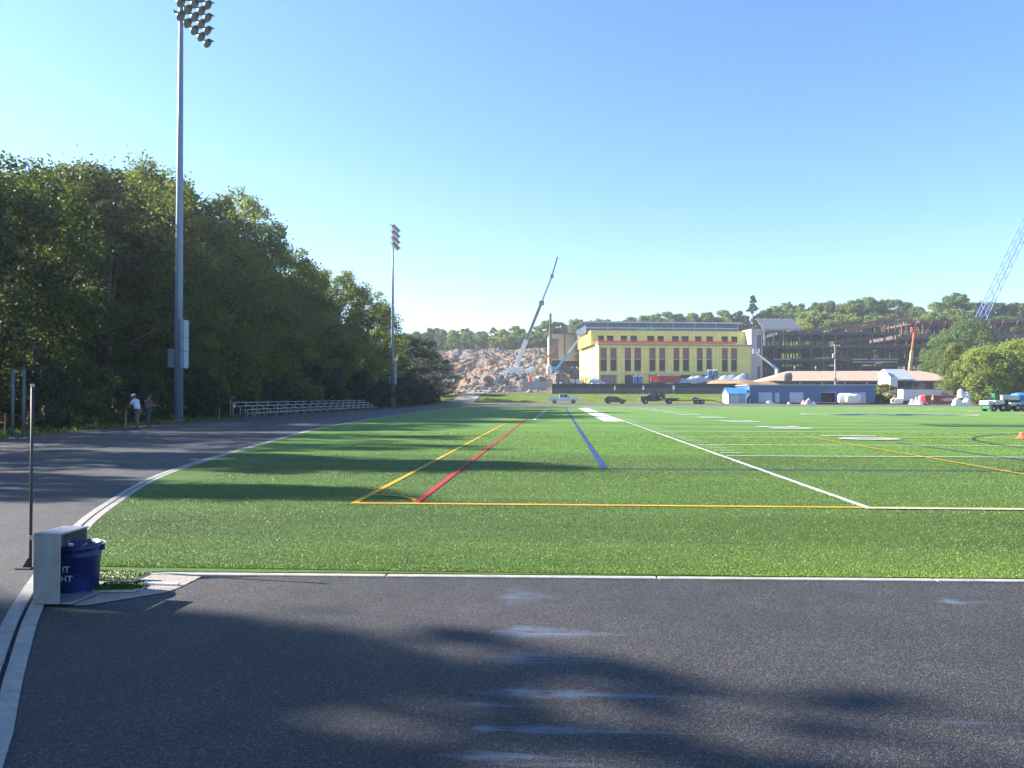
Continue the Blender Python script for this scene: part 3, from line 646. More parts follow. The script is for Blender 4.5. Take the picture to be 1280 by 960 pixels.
# ================================================================== NEAR OBJECTS
m_alu = M('aluminium', (.30,.32,.345), .45, .55, var=.22, scale=5, bump=.03, bscale=25)
m_galv = M('galvanised', (.34,.36,.39), .5, .6, var=.15, scale=6)
m_post = M('dark_steel', (.045,.04,.04), .6, .0, var=.3, scale=12)
m_wood = M('stake_wood', (.42,.31,.19), .85, var=.3, scale=9, mapping=(6,6,1))
m_red = M('orange_paint', (.70,.16,.06), .7, var=.15)
m_rub = M('rubber', (.018,.018,.019), .85, var=.2)
m_white = M('white_paint', (.72,.73,.74), .45, var=.06)
m_black = M('black_paint', (.02,.021,.024), .4, var=.2)
m_glass = M('dark_glass', (.02,.025,.03), .12, 0, var=.2, spec=.8)
m_chrome = M('chrome', (.6,.6,.62), .2, 1)

# --- aluminium channel box standing on the kerb
bx0 = gp(41,757); bY = bx0.y
t = thing('metal_box', 'upright open-sided aluminium channel box standing on the kerb beside the blue bucket', 'metal box', (bx0.x, bY, .014), R(-2))
W, D, Hh, th = .215, .33, .525, .012
MB().box(0,W,0,th,0,Hh).build('front_plate', m_alu, t, .003); MB().box(0,th,th+.001,D,0,Hh-.013).build('side_plate', m_alu, t, .002)
MB().box(-.001,W+.001,-.001,D+.001,Hh+.001,Hh+.014).build('top_plate', m_alu, t, .003); MB().box(th+.002,W+.09,th+.002,D,0,th).build('bottom_plate', m_alu, t, .002)
MB().box(th+.002,.05,D-.012,D,th+.002,.425).box(th+.002,W-.01,D-.012,D,.426,Hh-.002).build('back_plate', m_alu, t, .002)
# --- blue bucket
bp_ = gp(100,742); by = bp_.y + .06
m_bkt = M('bucket_blue', (.010,.022,.11), .45, var=.4, scale=9)
t = thing('bucket', 'scuffed blue plastic bucket with worn white lettering beside the metal box', 'bucket', (X_(99.5, by), by, .006), R(8))
t.scale = (1.13,1.13,1.08)
MB().lathe([(0,.0),(.132,.0),(.135,.01),(.147,.27),(.155,.275),(.155,.285),(.149,.288),(.150,.33),(.158,.332),(.158,.345),(.152,.35),(.152,.368),(.147,.368),(.143,.30),(.128,.02),(0,.02)], n=40).build('tub', m_bkt, t, smooth=True)
pts = [(.158*math.cos(a), .158*math.sin(a)*.25 - .0, .335 - .16*math.sin(a)) for a in [math.pi*k/16 for k in range(17)]]
pts = [( .160*math.cos(a), .05 + .155*math.sin(a)*.9, .335 + .02*math.sin(a)) for a in [math.pi*k/20 for k in range(21)]]
MB().tube(pts, .0028, 6).build('handle', m_galv, t)
MB().box(-.012,.012,-.012,.012,-.022,.022).build('handle_lug', m_bkt, t, .004, loc=(.160,.03,.325)); MB().box(-.012,.012,-.012,.012,-.022,.022).build('handle_lug', m_bkt, t, .004, loc=(-.160,.03,.325))
def wrap_text(body, ang, z, size):
    o = text_on('lettering', body, size, M('worn_white', (.55,.56,.58), .7, var=.5, scale=40), t, Matrix.Identity(4), .002)
    for v in o.data.vertices:
        r_ = .1375 + .0115*((z + v.co.y)-.01)/.26 + .0012; a = ang + v.co.x/r_; h = z + v.co.y
        v.co = (r_*math.cos(a), r_*math.sin(a), h)
wrap_text('IT', R(-94), .195, .062); wrap_text('HT', R(-93), .125, .062)
# contents: dark rag and a pale scraper standing in the bucket
rg = MB(); random.seed(5)
for k in range(14): a = random.random()*6.28; rr = random.random()*.09; rg.tube([(rr*math.cos(a),rr*math.sin(a),.20),(rr*math.cos(a)+.02,rr*math.sin(a),.31+.05*random.random()),(rr*math.cos(a+.6),rr*math.sin(a+.6),.27)], [.03,.035,.02], 6)
o = rg.build('rag', M('black_rag', (.02,.022,.03), .95), None, smooth=True); o.matrix_world = Matrix.Translation((t.location.x, t.location.y, .02)) @ Matrix.Diagonal((1,1,1.0,1)); tag(o, 'crumpled black rag stuffed inside the blue bucket', 'rag')
t2 = thing('scraper', 'pale flat scraper blade sticking up inside the blue bucket', 'scraper', (t.location.x-.045, t.location.y-.03, .12), R(20))
MB().prism([(-.035,.17),(.03,.17),(.022,.275),(-.025,.285)], -.004, .004).build('blade', M('pale_plastic', (.55,.52,.46), .6), t2, .002); MB().tube([(0,0,-.08),(0,0,.169)], .012, 8).build('handle', m_wood, t2)
# --- offcuts of turf stacked next to the bucket
m_tback = M('turf_backing', (.42,.38,.31), .9, var=.2, scale=30)
def turf_slab(px, py, w, d, h, rz, label, z=.006):
    p = gp(px, py); t = thing('turf_offcut', label, 'turf offcut', (p.x, p.y, z), R(rz))
    MB().box(-w/2,w/2,-d/2,d/2,0,h*.55).build('backing', m_tback, t, .004)
    r = np.random.default_rng(int(px)); n = int(w*d*26000); x = (r.random(n)-.5)*w; y = (r.random(n)-.5)*d; hh = .008+.014*r.random(n); a = r.random(n)*6.283; ww = .003; z0 = h*.55
    lx, ly2 = (r.random(n)-.5)*.04, (r.random(n)-.5)*.04
    V = np.stack([np.stack([x-np.cos(a)*ww,y-np.sin(a)*ww,x*0+z0],-1),np.stack([x+np.cos(a)*ww,y+np.sin(a)*ww,x*0+z0],-1),np.stack([x+lx+.002,y+ly2,z0+hh],-1),np.stack([x+lx-.002,y+ly2,z0+hh],-1)],1).reshape(-1,3)
    g_ = .7+.6*r.random(n); C_ = np.repeat(np.stack([.08*g_,.16*g_,.03*g_,np.ones(n)],-1),4,0)
    o = bpy.data.objects.new('pile', npmesh('pile', V, np.arange(4*n).reshape(-1,4), bpy.data.materials['turf_fibre'], C_)); col.objects.link(o); o.parent = t; o['kind'] = 'stuff'
    return t
turf_slab(149,737,.34,.22,.035,6,'thick turf offcut with pale backing lying under the other beside the bucket')
turf_slab(152,729,.38,.26,.035,-4,'topmost turf offcut of the little stack beside the blue bucket', .045)
turf_slab(166,738,.16,.10,.03,18,'small loose turf scrap in front of the offcut stack')
p = gp(200,731.5); o = MB().box(-.17,.17,-.02,.02,0,.018).build('trim_strip', m_white, None, .003, loc=(p.x,p.y,.006)); o.rotation_euler.z = R(-2); tag(o, 'short white trim strip lying on the bare gravel patch', 'trim strip')
# hose / cord lying on the turf edge
# --- thin dark post on a foot
p = gp(38,709); t = thing('marker_post', 'thin dark steel post on a flat foot beside the metal box', 'post', (p.x,p.y,-.012))
MB().tube([(0,0,.014),(0,0,1.72)], .013, 10).build('pole', m_post, t, smooth=True); MB().box(-.12,.03,-.05,.05,0,.012).build('foot', m_post, t, .003)
MB().prism([(-.075,.013),(-.02,.013),(-.02,.10)], -.006, .006).build('gusset', m_post, t); MB().lathe([(0,.0),(.022,.0),(.022,.04),(0,.04)], (0,0,.27), 12).build('collar', m_galv, t); MB().lathe([(0,0),(.018,0),(.018,.025),(0,.03)], (0,0,1.705), 12).build('cap', m_galv, t)
# --- uprights at the far side of the track
for px, lab in ((15.5,'left one of the two grey steel uprights at the track edge'),(29,'right one of the two grey steel uprights at the track edge')):
    p = at(px, 550, 27.2); t = thing('steel_upright', lab, 'post', (p.x, 27.2, -.02), 0, 'steel uprights at the track edge')
    MB().tube([(0,0,0),(0,0,2.72)], .055, 12).build('pole', M('upright_grey',(.13,.15,.18),.6,.3), t, smooth=True); MB().lathe([(0,0),(.065,0),(.065,.04),(0,.05)], (0,0,2.70), 12).build('cap', m_post, t)
    MB().lathe([(.11,0),(.11,.03),(.056,.05)], (0,0,0), 14).build('base_collar', m_galv, t)
p = at(38.5, 545, 28.6); t = thing('net_post', 'shorter pale post just right of the two steel uprights', 'post', (p.x, 28.6, -.02)); MB().tube([(0,0,0),(0,0,1.85)], .035, 10).build('pole', m_galv, t, smooth=True); MB().lathe([(0,0),(.05,0),(.04,.07),(0,.08)], (0,0,1.83), 10).build('cap', m_white, t)
# --- survey stakes
def stake(px, py, h, lean, lab, paint=True):
    p = gp(px, py); t = thing('survey_stake', lab, 'stake', (p.x,p.y,-.05)); t.rotation_euler = (0, R(lean), random.random())
    MB().box(-.022,.022,-.012,.012,0,h*(.62 if paint else 1)).build('shaft', m_wood, t)
    if paint: MB().box(-.023,.023,-.013,.013,h*.62+.001,h).build('painted_top', m_red, t)
stake(6,546,1.0,0,'orange-topped stake left of the two steel uprights'); stake(157,535,1.0,1,'orange-topped stake just left of the workers'); stake(274,524,.95,2,'orange-topped stake beside the near end of the bleachers')
stake(118,530,1.3,-1,'upright bare stake, left one of the crossed pair under the wood',False); stake(119.5,530,1.3,9,'leaning bare stake, right one of the crossed pair under the wood',False)
# --- light poles
m_pole = M('pole_paint', (.16,.22,.32), .45, .2, var=.08, scale=2)
m_box = M('cabinet_grey', (.30,.38,.48), .5, .1, var=.06)
m_lens = M('lamp_glass', (.10,.11,.115), .3, .4, var=.2)
m_hood = M('lamp_hood', (.20,.23,.28), .45, .5, var=.15)
def flood_lamp(parent, y, z, tilt):
    h = MB().lathe([(0,.42),(.08,.40),(.13,.36),(.20,.22),(.33,.06),(.37,.0),(.355,.0),(.30,.07),(.18,.20),(.05,.30),(0,.31)], n=20).build('floodlight', m_hood, parent, smooth=True)
    h.location = (.30, y, z); h.rotation_euler = (0, R(90+tilt)+math.pi, 0)
    MB().lathe([(0,.055),(.2,.05),(.345,.012)], n=20).build('lens', m_lens, h, smooth=True)
    MB().prism([(-.05,.36),(.05,.36),(.10,.02),(.36,.0),(.40,-.30),(.30,-.28),(.2,.1),(-.05,.2)], -.02, .02).build('visor', m_hood, h)
def light_pole(px, Y, top, arm_off, lab, rows=4, per=5, rise=.92):
    x = X_(px, Y); z = H(x,Y)-.05; t = thing('floodlight_pole', lab, 'light pole', (x,Y,z), 0, 'floodlight poles along the track')
    Ht = top - z
    MB().tube([(0,0,.1),(0,0,Ht*.3),(0,0,Ht*.65),(0,0,Ht)], [.29,.25,.19,.125], 18).build('pole', m_pole, t, smooth=True)
    MB().lathe([(.42,0),(.42,.10),(.30,.14)], n=18).build('base', m_conc, t)
    cb = MB().box(.26,.56,-.30,.30,3.55,6.75).build('ballast_cabinet', m_box, t, .02)
    for zz in (4.63, 5.55): MB().box(.255,.566,-.306,.306,zz,zz+.03).build('seam', m_post, cb)
    MB().box(-.62,-.36,-.2,.2,3.6,4.85).build('switch_box', m_pole, t, .03)
    MB().tube([(.31,0,.2),(.31,0,3.5)], .03, 6).build('conduit', m_pole, t)
    for i in range(rows):
        zr = Ht - .35 - i*rise
        a = MB().box(-.06,.06,arm_off-(per-1)*.47-.3,arm_off+(per-1)*.47+.3,zr-.06,zr+.06).build('crossarm', m_pole, t)
        for k in range(per): flood_lamp(t, arm_off+(k-(per-1)/2)*.94, zr-.2, 38)
    return t
zr1 = at(222, 30, 48).z
light_pole(222.5, 47.2, zr1 + .35 + 3*.92, 1.3, 'tall near floodlight pole with lamps partly cut by the top of the picture', 4, 5)
light_pole(490.5, 112, at(494, 281, 112).z, .6, 'far floodlight pole standing where the wood steps down')
# --- bleachers
yb0, yb1 = 57.5, 98
t = thing('bleachers', 'long low aluminium bleachers in the shade along the track', 'bleachers', (-25.2, yb0, H(-25,60)-.03))
m_bl = M('bleacher_aluminium', (.46,.49,.54), .45, .4, var=.1)
rowsB = [(.95,.30),(.35,.58),(-.25,.86),(-.85,1.14)]; Lb = yb1-yb0
for i,(x,z) in enumerate(rowsB):
    MB().box(x-.125,x+.125,0,Lb,z,z+.045).build('seat_plank', m_bl, t, .006)
    if i: MB().box(x+.20,x+.44,.0,Lb,z-.30,z-.262).build('foot_plank', m_bl, t, .006)
for k in range(18):
    y = .15 + k*(Lb-.3)/17; f = MB()
    for (x,z) in rowsB: f.box(x-.025,x+.025,y-.025,y+.025,0,z-.001)
    f.bar((.95,y+.03,.06),(-.85,y+.03,1.06),.04); f.bar((-.85,y-.03,.08),(.30,y-.03,.5),.035); f.box(-.95,1.05,y-.024,y+.024,.01,.05)
    f.build('frame', m_bl, t)
MB().tube([(-1.0,.02,.02),(-1.0,.02,1.6),(-1.0,.8,1.6)], .022, 6).build('end_rail', m_bl, t)

# ================================================================== PEOPLE
m_skin = M('skin', (.30,.17,.11), .6, var=.06); m_hair = M('hair', (.03,.022,.018), .8)
def skin_chain(name, chains, mat, parent, sub=1):
    """chains: list of lists of (point, radius); chains that begin at an existing point join there"""
    V = []; E = []; Rr = []; idx = {}; roots = []
    for ch in chains:
        prev = None
        for (p, r) in ch:
            key = tuple(round(c,4) for c in p)
            if key not in idx:
                idx[key] = len(V); V.append(p); Rr.append(r)
                if prev is None: roots.append(idx[key])
            k = idx[key]
            if prev is not None and prev != k: E.append((prev,k))
            prev = k
    me = bpy.data.meshes.new(name); me.from_pydata(V, E, []); me.materials.append(mat)
    o = bpy.data.objects.new(name, me); col.objects.link(o); o.parent = parent
    md = o.modifiers.new('skin', 'SKIN'); md.use_smooth_shade = True
    if not me.skin_vertices:
        bm = bmesh.new(); bm.from_mesh(me); bm.verts.layers.skin.verify(); bm.to_mesh(me); bm.free()
    sv = me.skin_vertices[0].data
    for k, r in enumerate(Rr):
        sv[k].radius = (r, r) if not hasattr(r, '__len__') else r; sv[k].use_root = k in roots
    o.modifiers.new('sub', 'SUBSURF').levels = sub; o.modifiers['sub'].render_levels = sub
    return o
def person(label, loc, rz, shirt, pants, cap=None, lean=0., armL=None, armR=None, stride=.05, group=None, hivis=None, hat='cap', s=1.0, fingers=True, sit=False):
    """faces +Y; arms are (elbow, wrist) offsets from the shoulder"""
    t = thing('person', label, 'person', loc, rz, group); t.scale = (s,s,s)
    L_ = lambda z: lean*(z-.95)**1.25 if z > .95 else 0
    P = lambda x,y,z: (x, y+L_(z), z)
    pel, bel, ch, nk = P(0,0,.95), P(0,0,1.14), P(0,.01,1.34), P(0,0,1.48)
    hb, hm, ht = P(0,.04,1.57), P(0,.055,1.64), P(0,.045,1.72)
    torso = [(pel,(.15,.11)),(bel,(.145,.10)),(ch,(.165,.115)),(P(0,0,1.43),(.11,.08)),(nk,(.055,.055)),(hb,(.068,.08)),(hm,(.078,.095)),(ht,(.062,.075))]
    nose = [(hm,(.078,.095)),((hm[0],hm[1]+.105,hm[2]-.01),.014)]
    body = [torso, nose]; ears = []
    dl = armL or ((-.03,-.02,-.29),(-.02,.06,-.25)); dr = armR or ((.03,-.02,-.29),(.02,.06,-.25))
    shs = []; hands = []
    for sx, da in ((-1,dl),(1,dr)):
        sh = Vector(P(sx*.185,0,1.41)); el = sh+Vector(da[0]); wr = el+Vector(da[1]); d = (wr-el).normalized(); pm = wr+d*.08
        body.append([(P(0,0,1.43),(.11,.08)),(tuple(sh),.062),(tuple((sh+el)/2),.052),(tuple(el),.043),(tuple((el*.6+wr*.4)),.042),(tuple(wr),.028),(tuple(pm),(.038,.018))])
        shs.append((sh,el,wr))
        if fingers:
            side = d.cross(Vector((0,0,1)) if abs(d.z) < .9 else Vector((0,1,0))).normalized(); cv = d.cross(side).normalized()
            for q,(o_,ln2) in enumerate(((-.028,.075),(-.010,.085),(.009,.08),(.027,.062))):
                b = pm + side*o_ + d*.015; m1 = b+d*ln2*.5+cv*.006; m2 = b+d*ln2*.85+cv*.03
                hands.append([(tuple(b),.0095),(tuple(m1),.0085),(tuple(m2),.007)])
            b = wr+d*.03+side*.026; hands.append([(tuple(b),.011),(tuple(b+side*.035+d*.03),.0095),(tuple(b+side*.045+d*.062),.0075)])
    legs = []
    for sx in (-1,1):
        hp = (sx*.095,0,.90)
        if sit: kn, an, to = (sx*.12,.42,.93), (sx*.12,.46,.50), (sx*.12,.60,.45)
        else: kn, an, to = (sx*.105,.03+sx*stride,.50), (sx*.11,-.02+sx*stride*1.6,.085), (sx*.125,.13+sx*stride*1.6,.035)
        legs.append((hp,kn,an,to)); body.append([(pel,(.15,.11)),(hp,.095),(kn,.058),(an,.040),(to,(.042,.03))])
    skin_chain('body', body+hands, m_skin, t, 1)
    # clothes
    sh_ch = [[(P(0,0,.90),(.185,.145)),(bel,(.185,.145)),(ch,(.195,.14)),(P(0,0,1.44),(.12,.09)),(P(0,0,1.475),(.075,.07))]]
    for sh,el,wr in shs: sh_ch.append([(P(0,0,1.44),(.12,.09)),(tuple(sh),.082),(tuple(sh+(el-sh)*.8),.074)])
    skin_chain('shirt', sh_ch, shirt, t, 1)
    if hivis: skin_chain('vest', [[(P(0,0,.96),(.20,.16)),(bel,(.20,.16)),(ch,(.21,.155)),(P(0,0,1.42),(.16,.12))]], hivis, t, 1)
    tr = []
    for hp,kn,an,to in legs: tr.append([((0,0,.95),(.165,.13)),(hp,.112),(kn,.078),(an,.066)])
    skin_chain('trousers', tr, pants, t, 1)
    for hp,kn,an,to in legs:
        a = Vector(an); b = Vector(to); skin_chain('shoe', [[(tuple(a+Vector((0,-.05,-.045))),.045),(tuple(a+Vector((0,.04,-.035))),.05),(tuple(b+Vector((0,.02,.005))),.038)]], m_black, t, 1)
    for sx in (-1,1):
        MB().lathe([(0,-.012),(.008,-.008),(.011,0),(.008,.008),(0,.012)], (hm[0]+sx*.032,hm[1]+.089,hm[2]+.012), 8).build('eye', m_black, t, smooth=True)
        MB().lathe([(0,-.006),(.02,-.006),(.026,0),(.018,.008),(0,.008)], (hm[0]+sx*.08,hm[1]-.005,hm[2]-.01), 10, 'X').build('ear', m_skin, t, smooth=True)
    MB().box(-.022,.022,-.004,.004,-.005,.005).build('mouth', M('lips',(.25,.09,.08),.6), t, .003, loc=(hm[0],hm[1]+.086,hm[2]-.055))
    c = MB(); c.lathe([(.101,0),(.103,.03),(.092,.07),(.06,.105),(0,.118)], n=20)
    if hat == 'cap': c.prism([(.0,.0),(.06,-.012),(.1,-.012),(.0,.014)], -.07, .07, mat=Matrix.Translation((0,.07,.005)) @ Matrix.Rotation(R(90),4,'Z'))
    else: c.lathe([(.102,0),(.14,-.006),(.14,.004),(.102,.012)], n=20)
    o = c.build('cap' if hat == 'cap' else 'hard_hat', cap or m_hair, t, smooth=True, loc=(hm[0],hm[1]-.005,hm[2]+.02)); o.rotation_euler = (-.12-lean*.5,0,0)
    MB().lathe([(.094,.03),(.098,-.02),(.088,-.075),(.06,-.1),(0,-.105)], n=20).build('hair', m_hair, t, smooth=True, loc=(hm[0],hm[1]-.022,hm[2]+.03)).scale = (.93,.86,.9)
    return t
cl = lambda n,c: M(n, c, .85, var=.12, scale=14, bump=.3, bscale=25)
p = gp(172,535)
person('worker in a pale blue t-shirt and white cap, hunched forward by the wood', (p.x,p.y,-.014), R(80), cl('pale_blue_cotton',(.55,.63,.80)), cl('khaki',(.14,.115,.09)), m_white, lean=.34, armL=((-.03,.16,-.24),(.04,.24,-.06)), armR=((.03,.10,-.27),(-.04,.25,-.04)), stride=.07)
p = gp(185,533.5)
person('worker in a maroon top with one forearm held out, behind the other worker', (p.x,p.y,-.014), R(-95), cl('maroon_cotton',(.11,.05,.065)), cl('teal_denim',(.035,.06,.065)), m_hair, lean=.05, armL=((-.03,.10,-.26),(.02,.27,.02)), armR=((.03,.08,-.27),(-.02,.27,.0)), stride=.03)
# ================================================================== BUILDINGS
m_yel = M('yellow_sheathing', (.74,.66,.20), .75, var=.06, scale=1.5, mapping=(3,3,.3))
def joints(m, w, h, dark):
    nt = m.node_tree; b = nt.nodes['Principled BSDF']; src = b.inputs['Base Color'].links[0].from_socket
    tc = nd(nt,'ShaderNodeTexCoord'); sp = nd(nt,'ShaderNodeSeparateXYZ'); nt.links.new(tc.outputs['Object'], sp.inputs[0]); cb = nd(nt,'ShaderNodeCombineXYZ'); nt.links.new(sp.outputs['X'], cb.inputs['X']); nt.links.new(sp.outputs['Z'], cb.inputs['Y'])
    br = nd(nt,'ShaderNodeTexBrick'); br.offset = 0; nt.links.new(cb.outputs[0], br.inputs['Vector'])
    for k_, v_ in (('Scale',1),('Brick Width',w),('Row Height',h),('Mortar Size',.05),('Mortar Smooth',.2),('Bias',0)): br.inputs[k_].default_value = v_
    br.inputs['Color1'].default_value = (1,1,1,1); br.inputs['Color2'].default_value = (.90,.90,.88,1); br.inputs['Mortar'].default_value = (*dark,1)
    x = nd(nt,'ShaderNodeMix',data_type='RGBA',blend_type='MULTIPLY'); x.inputs[0].default_value = 1; nt.links.new(src, x.inputs[6]); nt.links.new(br.outputs['Color'], x.inputs[7]); nt.links.new(x.outputs[2], b.inputs['Base Color'])
joints(m_yel, 1.22, 2.9, (.62,.58,.5))
m_yel2 = M('orange_sheathing', (.62,.36,.06), .75, var=.08)
m_concw = M('precast_concrete', (.36,.35,.34), .85, var=.1, scale=.8)
m_tan = M('tan_cladding', (.40,.345,.28), .8, var=.1, scale=1.2, mapping=(4,4,.4))
m_dark = M('dark_interior', (.022,.022,.026), .8, var=.3, scale=.8)
m_stud = M('pink_studs', (.30,.135,.105), .8, var=.3, scale=3, mapping=(.6,.6,8))
m_org = M('safety_mesh', (.78,.12,.06), .7, var=.1)
m_roofm = M('roof_metal', (.40,.44,.47), .5, .3, var=.06)
m_blglass = M('penthouse_glass', (.05,.08,.14), .25, .2, var=.2)
def wall_open(W, Ht, rects, depth=.35, x0=0, z0=0):
    """wall in the x-z plane facing -y with real openings and reveals"""
    us = sorted({x0, W} | {r[0] for r in rects} | {r[1] for r in rects}); vs = sorted({z0, Ht} | {r[2] for r in rects} | {r[3] for r in rects})
    mb = MB()
    for i in range(len(us)-1):
        for j in range(len(vs)-1):
            cu, cv = (us[i]+us[i+1])/2, (vs[j]+vs[j+1])/2
            if any(r[0]<cu<r[1] and r[2]<cv<r[3] for r in rects): continue
            mb.add([(us[i],0,vs[j]),(us[i+1],0,vs[j]),(us[i+1],0,vs[j+1]),(us[i],0,vs[j+1])], [(0,1,2,3)])
    for a,b,c,d in rects: mb.add([(a,0,c),(b,0,c),(b,0,d),(a,0,d),(a,depth,c),(b,depth,c),(b,depth,d),(a,depth,d)], [(0,1,5,4),(1,2,6,5),(2,3,7,6),(3,0,4,7)])
    return mb
# ---- yellow building
BA = R(8); BO = Vector((X_(748,230), 230, 0)); bu = Vector((math.cos(BA), math.sin(BA),0)); bn = Vector((math.sin(BA), -math.cos(BA),0))
def fac(px, py, back=0.):
    d = ray(px,py); O = BO - bn*back; C0 = Vector((0,0,CAMZ)); tt = (O-C0).dot(bn)/d.dot(bn); q = C0+d*tt - O; return q.dot(bu), C0.z+d.z*tt
ZB = 5.2; BL = fac(938,450)[0]
t = thing('school_building', 'long yellow sheathed building with tall paired windows and orange railing', 'building', (BO.x,BO.y,ZB), BA)
zc = fac(840,430)[1]-ZB; zg = fac(840,467)[1]-ZB
tall = [(750.4,758.7),(763,771),(781,789),(793,801.6),(811.7,819.6),(824,831.8),(841.9,849.5),(853.5,861.6),(871,878.6),(883,890),(902.5,910),(914,921.5)]
zt0, zt1 = fac(840,464.6)[1]-ZB, fac(840,434.9)[1]-ZB
rects = [(fac(a,450)[0], fac(b,450)[0], zt0, zt1) for a,b in tall]
gnd = [(fac(a,472)[0], fac(b,472)[0], .02, zg-.45) for a,b in ((750.4,771),(781,803),(811,833),(842,864),(871,893),(902,923))]
wall_open(BL, zc, rects+gnd, .5).build('front_wall', m_yel, t, fix=False)
for i,(a,b,c,d) in enumerate(rects):
    wn = MB().box(a,b,.42,.5,c,d).build('window', m_dark, t); cx_ = (a+b)/2
    sp = MB(); zz = c+(d-c)*.54
    for k in range(7): sp.box(a,b,.30,.40,zz+(d-zz)*(k/7)+.05,zz+(d-zz)*((k+.62)/7)+.05)
    sp.build('stud_panel', m_stud, wn); MB().box(a,b,.26,.40,zz-.25,zz-.02).build('spandrel', M('pale_band',(.42,.36,.33),.7), wn)
    fr = MB(); fr.box(a,a+.12,.24,.41,c,d-.001).box(b-.12,b,.24,.41,c,d-.001).box(a+.12,b-.12,.25,.41,c,c+.5 if i%2 else c+.35); fr.build('frame', M('window_frame',(.22,.13,.11),.6), wn)
for i,(a,b,c,d) in enumerate(gnd):
    wn = MB().box(a,b,.45,.5,c,d).build('ground_opening', m_dark if i else M('grey_opening',(.20,.19,.19),.8), t)
    f = MB()
    for k in range(1,5): f.box(a+(b-a)*k/5-.06,a+(b-a)*k/5+.06,.3,.44,c,d)
    f.build('mullion', M('mullion_dark',(.05,.05,.055),.6), wn)
MB().box(-.05,BL+.05,-.18,-.003,zg-.25,zg+.18).build('ledge', M('yellow_ledge',(.56,.50,.20),.75), t); MB().box(-.3,BL+.4,-.45,-.003,zc-.55,zc-.12).build('cornice', M('cornice_grey',(.30,.27,.18),.7), t)
# left end wall, its top edge and posts
DP = 34.
lw = wall_open(DP, zc, [(2+ k*4.2, 5.0+k*4.2, .02, zg-.8) for k in range(7)], .4)
o = lw.build('end_wall', m_yel, t, fix=False); o.rotation_euler = (0,0,R(-90)); o.location = (0,DP,0)
MB().box(.5,1.0,.6,DP-.5,0,zg-.6).build('end_recess', m_yel2, t)
MB().box(.02,BL,.52,DP,zc-.02,zc+.02).build('terrace', M('roof_membrane',(.25,.25,.25),.9), t)
MB().box(BL-.02,BL+.3,.0,DP,0,zc).build('right_wall', m_yel, t); MB().box(.3,BL,.62,.8,0,zc-.1).build('inner_wall', m_dark, t)
# railing
rl = MB(); n = 34
for k in range(n+1): u = -.1+ (BL*.9)*k/n; rl.box(u-.05,u+.05,-.1,-.02,zc+.021,zc+.95)
rl.box(-.15,BL*.9,-.11,-.01,zc+.84,zc+.92); rl.box(-.15,-.05,-.1,DP*.8,zc+.84,zc+.92)
for k in range(1,9): rl.box(-.15,-.05,DP*.1*k-.04,DP*.1*k+.04,zc+.021,zc+.84)
rp = rl.build('railing', m_org, t); MB().box(0,BL*.9,-.07,-.05,zc+.1,zc+.8).box(-.09,-.07,0,DP*.8,zc+.1,zc+.8).build('safety_net', m_org, rp)
# upper storey, set back
SB = 5.0; z1 = fac(840,413.5,SB)[1]-ZB; u0 = fac(739,420,SB)[0]; u1 = fac(941,420,SB)[0]
up_w = [(747.8,755),(758.8,767),(776,784),(788,796.4),(809,818),(821.8,830),(840,848.6),(852,861),(868.8,876.9),(883,891.4),(902,910),(914,921.8)]
ru = [(fac(a,424,SB)[0]-u0, fac(b,424,SB)[0]-u0, fac(840,427.9,SB)[1]-ZB, fac(840,420,SB)[1]-ZB) for a,b in up_w]
uw = wall_open(u1-u0, z1, ru, .4, z0=zc+.03); o = uw.build('upper_wall', m_yel, t, fix=False); o.location = (u0,SB,0)
for a,b,c,d in ru: 
    wn = MB().box(u0+a,u0+b,SB+.3,SB+.4,c,d).build('window', m_dark, t)
    MB().box(u0+a,u0+b,SB+.2,SB+.29,c+(d-c)*.42,c+(d-c)*.5).build('transom', M('window_frame',(.22,.13,.11)), wn)
MB().box(u0,u0+.4,SB+.41,DP-4,zc+.03,z1-.002).build('upper_end_wall', m_yel2, t); MB().box(u0+.42,u1,SB+.45,SB+.6,zc+.03,z1-.3).build('upper_inner_wall', m_dark, t); MB().box(u1-.3,u1,SB+.002,DP-4,zc+.03,z1-.003).build('upper_right_wall', m_yel, t)
MB().box(u0+.4,u1-.3,SB+.61,DP-4,z1-.5,z1-.3).build('upper_roof', M('roof_membrane',(.25,.25,.25)), t)
# penthouse with a flat projecting roof
PB = 10.; zp0 = z1-.3; zp1 = fac(830,402.5,PB)[1]-ZB; pu0 = fac(731,408,PB)[0]; pu1 = fac(924,408,PB)[0]
ph = MB().box(pu0+.3,pu1-.3,PB+.4,DP-6,zp0,zp1-.48).build('penthouse', m_blglass, t)
f = MB()
for k in range(8): u = pu0+.4+(pu1-pu0-.9)*k/7; f.box(u-.09,u+.09,PB+.2,PB+.39,zp0,zp1-.49)
f.box(pu0+.3,pu1-.3,PB+.15,PB+.3,zp0+(zp1-zp0)*.38,zp0+(zp1-zp0)*.5); f.build('mullion', m_roofm, ph)
MB().prism([(pu0-1.2,zp1-.48),(pu1+.8,zp1-.48),(pu1+1.2,zp1-.1),(pu1-.5,zp1),(pu0,zp1),(pu0-1.6,zp1-.3)], PB-.8, DP+1).build('penthouse_roof', m_roofm, t)
MB().bar((fac(800,411)[0],SB-1.5,zc+4.6),(fac(818,410)[0],SB-1.3,zc+5.3),.25).bar((fac(818,410)[0],SB-1.3,zc+5.3),(fac(822,412)[0],SB-1.3,zc+4.9),.5).build('hoist', M('green_paint',(.12,.45,.16),.5), t)
